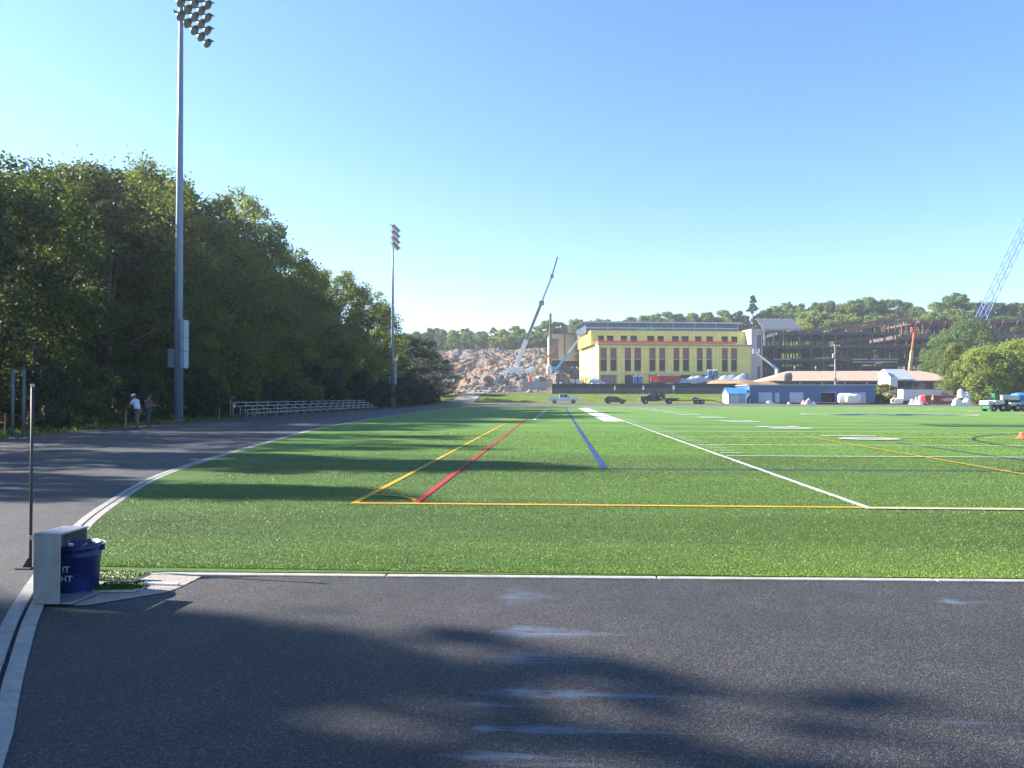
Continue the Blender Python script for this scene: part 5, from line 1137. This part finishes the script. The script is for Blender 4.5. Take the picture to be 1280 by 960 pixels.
a = Q(677,378); MB().box(a[0]-.8,a[0]+.8,-.5,.5,a[2]-.9,a[2]+.5).build('boom_collar', M('crane_grey',(.16,.17,.19)), t, .05); a = Q(690,345); MB().box(a[0]-.5,a[0]+.5,-.4,.4,a[2]-.6,a[2]+.5).build('boom_collar', M('crane_dark',(.12,.13,.16)), t, .05)
MB().tube([Q(657,430),(Q(655,470)[0],0,2.7)], .07, 5).build('lift_rod', m_galv, t)
MB().box(-4.4,-2.7,-2.8,-2.5,.0,.9).build('outrigger', m_liftw, t); MB().box(-4.4,-2.7,2.5,2.8,.0,.9).build('outrigger', m_liftw, t); MB().box(6.6,7,-1.3,1.3,.3,.8).build('bumper', m_liftw, t)
# blue lattice crane
Yx = 310; p0 = at(1229,392,Yx); p1 = at(1283,280,Yx); zb = float(H(p0.x,Yx)); dpx = (p1-p0); pbase = p0 - dpx*((p0.z-zb-2)/dpx.z); t = thing('lattice_crane','blue lattice crane boom rising above the trees at the right edge','crane',(pbase.x,Yx,zb),0)
m_lc = M('crane_blue',(.15,.22,.52),.5,var=.08); o0 = Vector((0,0,2)); d_ = dpx.normalized(); Lc = dpx.length*1.5+(pbase-p0).length; sx = d_.cross(Vector((0,1,0))).normalized()
f = MB(); wd = 1.5
for a,b in ((-1,-1),(1,-1),(1,1),(-1,1)): f.tube([o0+sx*a*.4+Vector((0,b*.4,0)), o0+d_*6+sx*a*wd+Vector((0,b*wd,0)), o0+d_*Lc+sx*a*wd*.9+Vector((0,b*wd*.9,0))], .17, 5)
k = 6.
while k < Lc-3:
    for a,b,c,e in ((-1,-1,1,-1),(1,-1,1,1),(1,1,-1,1),(-1,1,-1,-1)): f.tube([o0+d_*k+sx*a*wd+Vector((0,b*wd,0)), o0+d_*(k+2.6)+sx*c*wd+Vector((0,e*wd,0))], .075, 4); f.tube([o0+d_*(k+2.6)+sx*c*wd+Vector((0,e*wd,0)), o0+d_*(k+5.2)+sx*a*wd+Vector((0,b*wd,0))], .075, 4)
    k += 5.2
f.build('lattice_boom', m_lc, t); MB().box(-4,3,-2,2,.9,2.6).build('cab', m_lc, t, .1); MB().box(-3.5,3.5,-2.6,-1.6,0,.9).box(-3.5,3.5,1.6,2.6,0,.9).build('crawler_track', m_black, t, .1)
MB().tube([o0+d_*Lc*.98, o0+d_*Lc*.98-Vector((0,0,20))], .06, 5).build('hoist_cable', m_post, t)
# utility pole
Yu = 178; p = at(1044,482,Yu); z = float(Hd(p.x,Yu))-.2; t = thing('utility_pole','grey wooden utility pole with crossarms in front of the tan roof','utility pole',(p.x,Yu,z)); hp = Z_(432,Yu)-z
MB().tube([(0,0,0),(0,0,hp)],[.2,.13],10).build('pole',M('weathered_pole',(.30,.28,.26),.9,var=.2,scale=4),t)
for zz in (hp-.4,hp-1.5): MB().box(-1.1,1.1,-.2,-.08,zz-.07,zz+.07).build('crossarm',m_wood,t)
MB().lathe([(0,0),(.25,0),(.27,.1),(.27,.8),(.2,.95),(0,.95)],(-.42,-.1,hp-3.2),12).build('transformer',m_galv,t); MB().box(-.35,.35,-.35,-.16,hp*.25,hp*.33).build('meter_box',m_galv,t)
for x in (-1,-.4,.4,1): MB().lathe([(0,0),(.06,0),(.08,.1),(.05,.22),(0,.24)],(x,-.14,hp-.33),8).build('insulator',m_white,t)

# ---- small site clutter in front of the yellow building
Yb = 222
def portaloo(px, Y, lab, py=479):
    x = X_(px,Y); z = float(Hd(x,Y))-.03; z = max(z, Z_(py,Y)); t = thing('portable_toilet', lab, 'portable toilet', (x,Y,z), 0, 'portable toilets on the site'); mb_ = M('toilet_blue',(.03,.09,.36),.5,var=.06)
    MB().box(-.58,.58,-.58,.58,.08,2.0).build('cabin',mb_,t,.04); MB().box(-.42,.30,-.61,-.583,.15,1.85).build('door',M('toilet_door',(.05,.13,.45),.5),t,.01); MB().prism([(-.64,2.0),(.64,2.0),(.5,2.25),(-.5,2.25)],-.62,.62).build('roof',m_white,t,.05); MB().box(-.5,.5,-.5,.5,0,.08).build('skid',m_black,t); MB().tube([(.35,.4,2.1),(.35,.4,2.5)],.05,6).build('vent',m_white,t)
portaloo(794,Yb,'left blue portable toilet of the pair before the yellow building'); portaloo(800.5,Yb,'right blue portable toilet of the pair before the yellow building')
portaloo(887.5,224,'left blue portable toilet of the pair near the right ground openings',472); portaloo(894.5,224,'right blue portable toilet of the pair near the right ground openings',472)
def heap(px, py, Y, w, h, lab, mat, name='tarp_heap', cat='tarp heap', seed=1, d=1.3):
    x = X_(px,Y); z = Z_(py,Y); rn = np.random.default_rng(seed+50); n = 22; u = np.linspace(-1,1,n); U_,V_2 = np.meshgrid(u,u)
    pk_ = [(rn.uniform(-.7,.7),rn.uniform(-.5,.5),rn.uniform(.22,.5),rn.uniform(.5,1)) for _ in range(5)]
    Hh_ = np.zeros_like(U_)
    for a_,b_,s_,k_ in pk_: Hh_ = np.maximum(Hh_, k_*np.clip(1.1-(np.hypot(U_-a_,(V_2-b_)*.8)/s_/1.4)**2,0,1))
    Hh_ = Hh_*np.clip((1-np.maximum(abs(U_),abs(V_2)))*5,0,1) + (vnoise(U_*8+seed*9,V_2*8,1.3,seed)-.5)*.14*(np.maximum(abs(U_),abs(V_2))<.97)
    P_ = np.stack([U_*w/2*(1+.05*rn.normal(size=U_.shape)),V_2*d/2,np.maximum(0,Hh_)*h],-1).reshape(-1,3); i_ = np.arange(n*n).reshape(n,n)
    F_ = np.stack([i_[:-1,:-1],i_[:-1,1:],i_[1:,1:],i_[1:,:-1]],-1).reshape(-1,4)
    P_[:,2] -= .05
    mh_ = npmesh(name,P_,F_,mat); mh_.polygons.foreach_set('use_smooth',[True]*len(mh_.polygons)); o = bpy.data.objects.new(name, mh_); col.objects.link(o); o.location = (x,Y,z); tag(o,lab,cat); return o
def bale(px, py, Y, w, h, lab, mat, name='tarp_bale', cat='bale', seed=1, d=1.3):
    x = X_(px,Y); z = Z_(py,Y); r = random.Random(seed*13+int(px)); bm = bmesh.new(); bmesh.ops.create_icosphere(bm, subdivisions=3, radius=1)
    for v in bm.verts:
        for c in range(3): v.co[c] = math.copysign(abs(v.co[c])**.55, v.co[c])
        n_ = math.sin(v.co.x*5+seed)*math.cos(v.co.y*4+seed*2)*.09; v.co *= 1+n_; v.co.x *= w/2; v.co.y *= d/2; v.co.z = (v.co.z+1)*h/2 if v.co.z > -.95 else 0
    me = bpy.data.meshes.new(name); bm.to_mesh(me); bm.free(); me.materials.append(mat); me.polygons.foreach_set('use_smooth',[True]*len(me.polygons)); o = bpy.data.objects.new(name,me); col.objects.link(o); o.location = (x,Y,z); tag(o,lab,cat); return o
m_wtarp = M('white_tarp',(.66,.66,.66),.6,var=.06,bump=.4,bscale=3); m_btarp = M('pale_blue_tarp',(.28,.42,.56),.6,var=.12,bump=.4,bscale=3); m_gtarp = M('grey_tarp',(.34,.36,.40),.6,var=.12,bump=.4,bscale=3)
heap(746,478.5,Yb,5.2,2.2,'light blue tarpaulin heap at the left corner of the yellow building',m_btarp,'tarp_heap','tarp heap',2,2.5)
bale(715,480,Yb,1.6,1.5,'white wrapped bale below the tan block, left of two',m_wtarp,seed=3); bale(722.5,480,Yb,1.5,1.4,'white wrapped bale below the tan block, right of two',m_wtarp,seed=4); bale(702,480,218,2.0,1.2,'round white tank-like bale beside the blue boom lift',m_wtarp,seed=5)
heap(857,478.8,Yb,9,1.6,'long grey-blue tarpaulin heap right of the red container',M('slate_tarp',(.25,.32,.42),.6,var=.15),'tarp_heap','tarp heap',6,3); heap(876,477.6,224,8,2.2,'pale grey tarpaulin heap left of the right-hand blue toilets',m_gtarp,'tarp_heap','tarp heap',7,3); heap(915,476,216,11,2.6,'slate blue sheeted pile at the right end of the yellow building',M('slate_tarp2',(.22,.28,.38),.6,var=.15),'tarp_heap','tarp heap',8,4)
bale(686,468,232,1.6,3.0,'pale upright wrapped bundle at the left foot of the tan block',m_wtarp,seed=12); heap(677,474,230,4.5,1.5,'pale sheeted pile behind the orange boom lift base',M('cream_tarp',(.55,.50,.44),.7),'tarp_heap','tarp heap',13,2)
bale(985,477,176,2.0,2.0,'dark grey concrete pipe end lying on the orange mound',M('pipe_grey',(.14,.145,.16),.8),'pipe_section','pipe',14,1.0)
# red vehicle and red container in front of the building
def van(lab, px, py, Y, L_, col_, name='van', cat='van'):
    x = X_(px,Y); z = Z_(py,Y); t = thing(name, lab, cat, (x,Y,z)); 
    MB().prism([(-L_/2,.4),(L_/2,.4),(L_/2,1.1),(L_/2-.9,1.25),(L_/2-1.7,2.1),(-L_/2+.3,2.15),(-L_/2,1.9)],-.9,.9,inset=lambda z_: .12 if z_ > 1.5 else 0).build('body',col_,t,.06)
    MB().prism([(L_/2-1.05,1.3),(L_/2-1.72,2.0),(L_/2-2.6,2.0),(L_/2-2.6,1.3)],-.93,-.86).build('side_window',m_glass,t)
    MB().box(-L_/2+.3,L_/2-1.2,-.7,.7,2.16,2.3).build('roof_rack',m_galv,t)
    for xx in (-L_/2+.9,L_/2-.9):
        for y in (-.85,.85): wheel(t,xx,y,.36,.36,.22)
m_redp = M('bright_red_paint',(.62,.02,.025),.4,var=.06); m_dred = M('dark_red_paint',(.24,.02,.025),.5,var=.1)
van('bright red van parked before the yellow building',823.5,479.4,Yb,5.0,m_redp)
t = thing('red_container','dark red container with a pale lid right of the red van','container',(X_(836.5,Yb),Yb,Z_(478.5,Yb))); MB().prism([(-2.9,.1),(2.9,.1),(3.2,2.0),(-3.2,2.0)],-1.1,1.1).build('body',m_dred,t,.04); MB().box(-3.25,3.25,-1.15,1.15,2.002,2.25).build('lid',M('tan_sheet',(.50,.38,.26),.7),t,.05)
for k in range(7): MB().box(-2.7+k*.88,-2.6+k*.88,-1.19,-1.101,.15,1.95).build('rib',m_dred,t)
# ---- right side clutter: white trailer, red skip, bales
Yt_ = 151; x0 = X_(1129,Yt_); x1 = X_(1192,Yt_); z = H(x0,Yt_)-.02; t = thing('box_trailer','long white box trailer partly hidden behind the red skip','trailer',(x0,Yt_,z),0); Wt = x1-x0
m_trl = M('trailer_white',(.60,.60,.66),.45,var=.05)
MB().box(0,Wt,0,2.5,.75,2.95).build('body',m_trl,t,.03); MB().box(-.02,Wt+.02,-.03,2.53,2.951,3.05).build('roof_rail',m_galv,t); MB().box(.3,Wt-.3,.3,2.2,.5,.74).build('chassis',m_post,t)
MB().box(-.035,-.003,.1,2.4,.85,2.85).build('rear_door',m_white,t)
for xx in (1.4,2.5): wheel(t,xx,.1,.45,.45,.3); wheel(t,xx,2.4,.45,.45,.3)
MB().box(Wt-1.2,Wt-1.05,.2,.35,0,.55).build('support_leg',m_galv,t)
Yd = 143; x0 = X_(1157.5,Yd); x1 = X_(1209,Yd); z = H(x0,Yd)-.02; t = thing('waste_skip','dark red waste skip with a row of small white characters on its side','skip',(x0,Yd,z),0); Wd_ = x1-x0
MB().prism([(0,.15),(Wd_,.15),(Wd_+.25,1.75),(-.15,1.75)],0,2.2).build('body',m_dred,t,.03); MB().box(-.2,Wd_+.3,-.06,2.26,1.751,1.85).build('rim',M('skip_rim',(.5,.10,.10),.5),t,.02)
MB().box(-.25,-.0,.1,2.1,.2,1.7).build('end_gate',m_redp,t,.03)
for k in range(9):
    if k not in (4,5,6): MB().box(Wd_*(k+.5)/9-.06,Wd_*(k+.5)/9+.06,-.07,-.003,.2,1.74).build('rib',m_dred,t)
text_on('lettering','NIERO',.78,M('skip_white',(.7,.68,.68),.6),t,Matrix(((1.35,0,0,Wd_*.57),(0,0,1,-.012),(0,1,0,.98),(0,0,0,1))),.01)
for x in (.6,Wd_-.6): MB().lathe([(0,-.1),(.15,-.1),(.15,.1),(0,.1)],(x,.4,.16),10,'Y').build('roller',m_post,t)
bale(1057,504.5,148,3.1,2.1,'left white wrapped bale before the last roller door of the blue shed',m_wtarp,seed=21); bale(1066,504.5,147.4,2.9,1.9,'right white wrapped bale before the last roller door of the blue shed',m_wtarp,seed=22)
bale(1121,505,147,2.1,1.2,'small white bag on the ground between the blue shed and the trailer',m_wtarp,'white_bag','bag',23); heap(1145,505,144,2.6,1.7,'white sheeted heap in front of the white trailer',m_wtarp,'white_heap','heap',24); heap(1202,506,139,3.4,1.3,'white sheeted heap at the right end of the red skip',m_wtarp,'white_heap','heap',25); heap(1158,506,141,2.0,.6,'low dark heap on the ground before the red skip',M('dark_heap',(.06,.055,.05),.9),'dirt_heap','heap',26)
heap(1205,497,142.8,2.6,1.6,'white sheet draped over the right end of the red skip',m_wtarp,'draped_sheet','sheet',27,1.5)
for i,(px,w_) in enumerate(((960,3.0),(986,.8),(1006,2.4),(1016,1.4))):
    heap(px,505,147.5,w_,(.8,.5,1.2,.6)[i],('pile of pale oddments before the first roller door of the blue shed','small round pale bag before the second roller door of the blue shed','heap of pinkish oddments right of the second roller door','small pale heap beside the open doorway of the blue shed')[i],(m_gtarp,m_wtarp,M('pink_heap',(.42,.32,.30),.8),m_wtarp)[i],'oddment_heap','heap',30+i)
# orange snow fence seen under the round trees
t = thing('orange_fence','orange plastic mesh fence seen under the pale round trees','fence',(X_(1196,160),160,H(X_(1196,160),160)-.05)); Wn = X_(1262,160)-X_(1196,160); MB().box(0,Wn,-.02,.02,.15,1.5).build('mesh',m_org,t)
for k in range(8): MB().box(Wn*k/7-.05,Wn*k/7+.05,.021,.1,0,1.65).build('post',m_wood,t)
p = gp(1277,549); t = thing('training_cone','small orange field cone at the right edge of the picture','cone',(p.x,p.y,.03)); MB().lathe([(0,0),(.20,0),(.20,.015),(.13,.02),(.05,.22),(.03,.23),(0,.23)],n=20).build('body',M('cone_orange',(.8,.13,.05),.5),t,smooth=True); MB().lathe([(.085,.1),(.092,.1),(.072,.15),(.066,.15)],n=20).build('band',m_org,t)

# ---- vehicles at the far end
def car_body(t, prof, w, mat, cab=None, cabmat=None, inset=.18, zin=1.0):
    MB().prism(prof,-w/2,w/2).build('body',mat,t,.06)
    if cab: MB().prism(cab,-w/2+.04,w/2-.04,inset=lambda z_: inset if z_ > zin+.15 else 0).build('cabin',cabmat or mat,t,.04)
def lamp(t,name,x,y,z,mat,s=.14): MB().box(-.02,.02,-s,s,-.08,.08).build(name,mat,t,.01,loc=(x,y,z))
m_head = M('headlight',(.7,.7,.68),.2); m_tail = M('tail_light',(.4,.02,.02),.3)
def place(px, Y, name, lab, cat, rz=0):
    x = X_(px,Y); z = H(x,Y); return thing(name, lab, cat, (x,Y,z+.005), rz)
Yv = 141
t = place(704.5,Yv,'pickup_truck','white pickup truck facing right on the track beyond the field','pickup truck')
m_wp = M('pickup_white',(.62,.66,.72),.3,var=.03,coat=.5)
MB().prism([(-2.95,.55),(-2.95,1.12),(-.75,1.12),(-.75,1.15),(1.1,1.15),(2.75,1.08),(2.95,.95),(2.95,.5),(2.4,.42),(-2.7,.42)],-.98,.98).build('body',m_wp,t,.05)
MB().prism([(-.85,1.152),(1.35,1.152),(.55,1.86),(-.6,1.9),(-.85,1.8)],-.93,.93,inset=lambda z_: .14 if z_ > 1.4 else 0).build('cabin',m_wp,t,.04)
for sg in (-1,1):
    MB().prism([(-.72,1.22),(-.12,1.22),(-.12,1.76),(-.62,1.76)],sg*.90-.02 ,sg*.90+.02).build('window',m_glass,t); MB().prism([(-.02,1.22),(1.05,1.22),(.48,1.76),(-.02,1.76)],sg*.90-.02,sg*.90+.02).build('window',m_glass,t)
    lamp(t,'headlight',2.96,sg*.75,.92,m_head); lamp(t,'tail_light',-2.96,sg*.85,.95,m_tail,.07); MB().box(-.08,.08,-.12,.12,-.08,.1).build('mirror',m_black,t,.02,loc=(.95,sg*1.08,1.28))
    for x in (-1.75,1.85): wheel(t,x,sg*.88,.40,.40,.26)
MB().box(-2.85,-.95,-.8,.8,1.121,1.16).build('bed_floor',m_black,t); MB().box(2.9,3.02,-.9,.9,.48,.68).build('bumper',m_chrome,t,.02); MB().prism([(1.2,1.2),(.62,1.78),(.66,1.8),(1.26,1.21)],-.78,.78).build('windscreen',m_glass,t)
t = place(769,Yv,'hatchback','small black hatchback facing right on the track beyond the field','car')
m_bp = M('car_black',(.015,.016,.019),.25,var=.1,coat=.6)
MB().prism([(-2.05,.4),(-2.1,.95),(-1.75,1.05),(1.0,.98),(1.95,.82),(2.05,.6),(2.0,.35),(-1.9,.32)],-.88,.88).build('body',m_bp,t,.06); MB().prism([(-1.95,1.0),(1.1,.97),(.25,1.42),(-1.1,1.48),(-1.75,1.3)],-.84,.84,inset=lambda z_: .16 if z_ > 1.2 else 0).build('cabin',m_bp,t,.05)
for sg in (-1,1):
    MB().prism([(-1.5,1.06),(.72,1.04),(.18,1.36),(-1.05,1.40)],sg*.80-.03,sg*.80+.03).build('window',m_glass,t); lamp(t,'headlight',2.0,sg*.65,.72,m_head); lamp(t,'tail_light',-2.09,sg*.7,.9,m_tail)
    for x in (-1.3,1.3): wheel(t,x,sg*.8,.32,.32,.22)
t = place(823,Yv,'flatbed_truck','dark flatbed truck with a pale nose facing left, a machine on its deck','flatbed truck')
m_dt = M('truck_dark',(.03,.035,.042),.4,var=.15)
MB().prism([(-3.4,.5),(-3.5,1.35),(-2.6,1.5),(-2.2,1.52),(-1.6,2.15),(-.5,2.2),(-.45,.5)],-1.0,1.0,inset=lambda z_: .1 if z_ > 1.6 else 0).build('cab',m_dt,t,.06); MB().box(-3.58,-3.42,-.95,.95,.5,1.4).build('grille',m_chrome,t,.04)
for sg in (-1,1):
    MB().prism([(-2.05,1.55),(-1.5,2.05),(-.75,2.05),(-.75,1.55)],sg*.93-.03,sg*.93+.03).build('window',m_glass,t); lamp(t,'headlight',-3.59,sg*.78,1.0,m_head,.12)
    wheel(t,-2.5,sg*.92,.46,.46,.28); wheel(t,2.0,sg*.95,.46,.46,.42)
MB().box(-.4,3.9,-1.15,1.15,.95,1.12).build('deck',m_dt,t); MB().box(-.35,-.2,-1.1,1.1,1.121,2.1).build('headboard',m_dt,t); MB().box(-.4,3.6,-.5,.5,.55,.94).build('chassis',m_post,t); MB().box(.3,1.1,-1.1,-.8,.55,.9).build('tool_box',m_galv,t)
mt = thing('compact_machine','small black machine with an upright seat standing on the truck deck','machine',tuple(t.location+Vector((.55,0,1.125))))
MB().prism([(-.7,.15),(.7,.15),(.65,.7),(.1,.85),(-.65,.6)],-.45,.45).build('body',m_black,mt,.05); MB().prism([(-.35,.86),(.15,.86),(.1,.98),(-.1,1.0),(-.2,1.6),(-.35,1.6)],-.25,.25).build('seat',m_black,mt,.03); MB().tube([(.3,.4,.8),(.3,.4,1.75),(-.5,.4,1.8),(-.5,-.4,1.8),(.3,-.4,1.75),(.3,-.4,.8)],.035,6).build('roll_bar',m_post,mt); MB().tube([(.2,0,.8),(.4,0,1.25)],.03,6).build('lever',m_post,mt)
for x in (-.45,.45):
    for y in (-.5,.5): wheel(mt,x,y,.27,.27,.2)
t = place(873,Yv,'flatbed_trailer','low dark equipment trailer with lowered ramp behind the flatbed truck','trailer')
MB().box(-3.4,2.6,-1.1,1.1,.62,.76).build('deck',m_dt,t); MB().bar((-3.4,0,.68),(-5.0,0,.62),.2).bar((-3.4,.5,.68),(-5.0,0,.62),.12).bar((-3.4,-.5,.68),(-5.0,0,.62),.12).build('drawbar',m_post,t); MB().bar((2.6,-.6,.68),(4.9,-.6,.05),.5,.08).bar((2.6,.6,.68),(4.9,.6,.05),.5,.08).build('ramp',m_dt,t)
MB().prism([(-1.4,.8),(-.9,1.3),(-.75,1.3),(.3,.95),(.3,.761),(-1.4,.761)],-.8,.8).build('folded_gate',m_dt,t)
for x in (-.35,.55):
    for sg in (-1,1): wheel(t,x,sg*1.2,.40,.40,.26)
MB().prism([(-1.0,.78),(-.8,.95),(1.0,.95),(1.2,.78)],-1.36,-1.08).prism([(-1.0,.78),(-.8,.95),(1.0,.95),(1.2,.78)],1.08,1.36).build('mudguard',m_galv,t)
# turf machine on the field
Ym = 82; x0 = X_(1254,Ym); t = thing('turf_machine','green and white turf spreading machine with a driver on the right of the field','turf machine',(x0,Ym,.03),R(4))
m_grn = M('machine_green',(.02,.15,.065),.4,var=.08); m_mw = M('machine_white',(.5,.5,.52),.5,var=.06)
MB().box(-1.9,1.6,-.6,.6,.42,.62).build('chassis',m_grn,t,.03); MB().box(-2.15,-1.55,-.75,.75,.72,1.15).build('front_tank',m_mw,t,.06); MB().box(-1.4,-.35,-.78,.78,.72,1.2).build('side_tank',m_mw,t,.06); MB().box(-1.95,-1.0,-.6,.6,.25,.45).build('front_deck',m_grn,t,.05)
MB().box(-.3,.15,-.5,.5,.62,1.0).build('engine_cover',m_black,t,.05); MB().box(.2,1.25,-.8,.8,1.25,1.75).build('hopper',m_mw,t,.05); MB().box(.2,1.35,-.85,.85,.62,.95).build('lower_hopper',m_mw,t,.05); MB().box(.15,1.4,-.7,.7,.96,1.24).build('feed_belt',m_black,t,.03)
MB().prism([(-1.1,1.25),(-.75,1.25),(-.7,1.45),(-.9,1.5),(-1.0,1.95),(-1.12,1.95)],-.28,.28).build('seat',m_grn,t,.03); MB().bar((-1.65,0,1.15),(-1.45,0,1.62),.07).build('steering_column',m_black,t); MB().lathe([(.17,-.02),(.19,0),(.17,.02),(.155,0)],(-1.42,0,1.66),16).build('steering_wheel',m_black,t)
MB().box(-1.62,-.78,-.7,.7,2.30,2.35).bar((-.8,-.65,1.2),(-.8,-.65,2.31),.05).bar((-.8,.65,1.2),(-.8,.65,2.31),.05).build('canopy',m_grn,t)
for x,r_ in ((-1.55,.32),(-.55,.40),(1.0,.40)):
    for sg in (-1,1): wheel(t,x,sg*.72,r_,r_,.32)
hv = cl('hivis_green',(.45,.75,.08)); hvo = cl('hivis_orange',(.85,.25,.04)); jean = cl('dark_jeans',(.04,.05,.09)); grey = cl('grey_cotton',(.2,.2,.22))
person('driver in a bright lime shirt seated on the green turf machine',(t.location.x-.92,t.location.y,.54),R(90),hv,jean,M('cap_green',(.03,.12,.05)),lean=.02,armL=((-.03,.18,-.24),(.03,.24,.02)),armR=((.03,.18,-.24),(-.03,.24,.02)),sit=True,s=.92)
bale(1275,508,84,1.5,1.3,'crumpled blue tarpaulin load behind the turf machine',M('blue_tarp',(.04,.16,.42),.6,var=.2,bump=.6,bscale=4),'blue_load','tarp load',41,1.5).location.z = .75
ld = thing('utility_trailer','low trailer carrying the blue tarpaulin load at the right edge','trailer',(X_(1274,84),84,.03)); MB().box(-1.2,1.6,-.75,.75,.55,.74).build('deck',m_black,ld); MB().bar((-1.2,0,.6),(-2.0,0,.55),.1).build('drawbar',m_black,ld); MB().box(-1.2,1.6,-.8,-.76,.74,1.05).build('side_rail',M('rail_blue',(.15,.42,.60),.5),ld)
for x in (0,.9):
    for sg in (-1,1): wheel(ld,x,sg*.85,.33,.33,.24)
# ---- distant workers
def wk(px,py,Y,lab,vest,rz,**k):
    x = X_(px,Y); z = k.pop('z',None); z = Z_(py,Y) if z is None else z
    person(lab,(x,Y,z),rz,grey,jean,k.pop('cap',m_white),hivis=vest,hat='hard',fingers=False,**k)
wk(1166,506.5,137,'worker in a lime vest standing in front of the red skip',hv,R(170),z=H(X_(1166,137),137))
wk(1116,506.5,140,'worker in an orange vest bending beside the white bag',hvo,R(-80),z=H(X_(1116,140),140),lean=.5)
wk(993.5,465.2,232,'worker in a yellow vest on the ground before the frame, right of the blue-boomed lift',hv,R(180)); wk(1020,465.2,232,'worker in a pale vest before the frame, left of the utility pole',hv,R(150))
wk(769,489.5,164,'worker in an orange vest standing against the black screened fence',hvo,R(170),z=H(X_(769,164),164)); wk(804.5,489.5,164,'worker in a white shirt by the black fence above the flatbed truck',m_white,R(190),z=H(X_(804.5,164),164))
# signs on the screened fence and pole by it
t = thing('fence_sign','small white board on a post by the black fence right of the dark truck','sign',(X_(842,163.5),163.5,H(X_(842,163.5),163.5)-.05)); MB().tube([(0,0,0),(0,0,1.9)],.04,6).build('post',m_galv,t); MB().box(-.25,.25,-.07,-.042,1.0,1.9).build('board',m_white,t)
# air between here and the hill
hz = MB().box(-1510,1510,-410,2510,-1.2,140).build('haze', newmat('haze')[0]); nt = hz.data.materials[0].node_tree; nt.nodes.remove(nt.nodes['Principled BSDF'])
pv = nt.nodes.new('ShaderNodeVolumePrincipled'); pv.inputs['Color'].default_value = (.80,.89,1,1); pv.inputs['Density'].default_value = .00038; pv.inputs['Anisotropy'].default_value = .3; nt.links.new(pv.outputs[0], nt.nodes['Material Output'].inputs['Volume'])
tag(hz,'thin pale haze over the field and the site','haze',None,'stuff')
sc.cycles.volume_bounces = 0; sc.cycles.volume_max_steps = 64
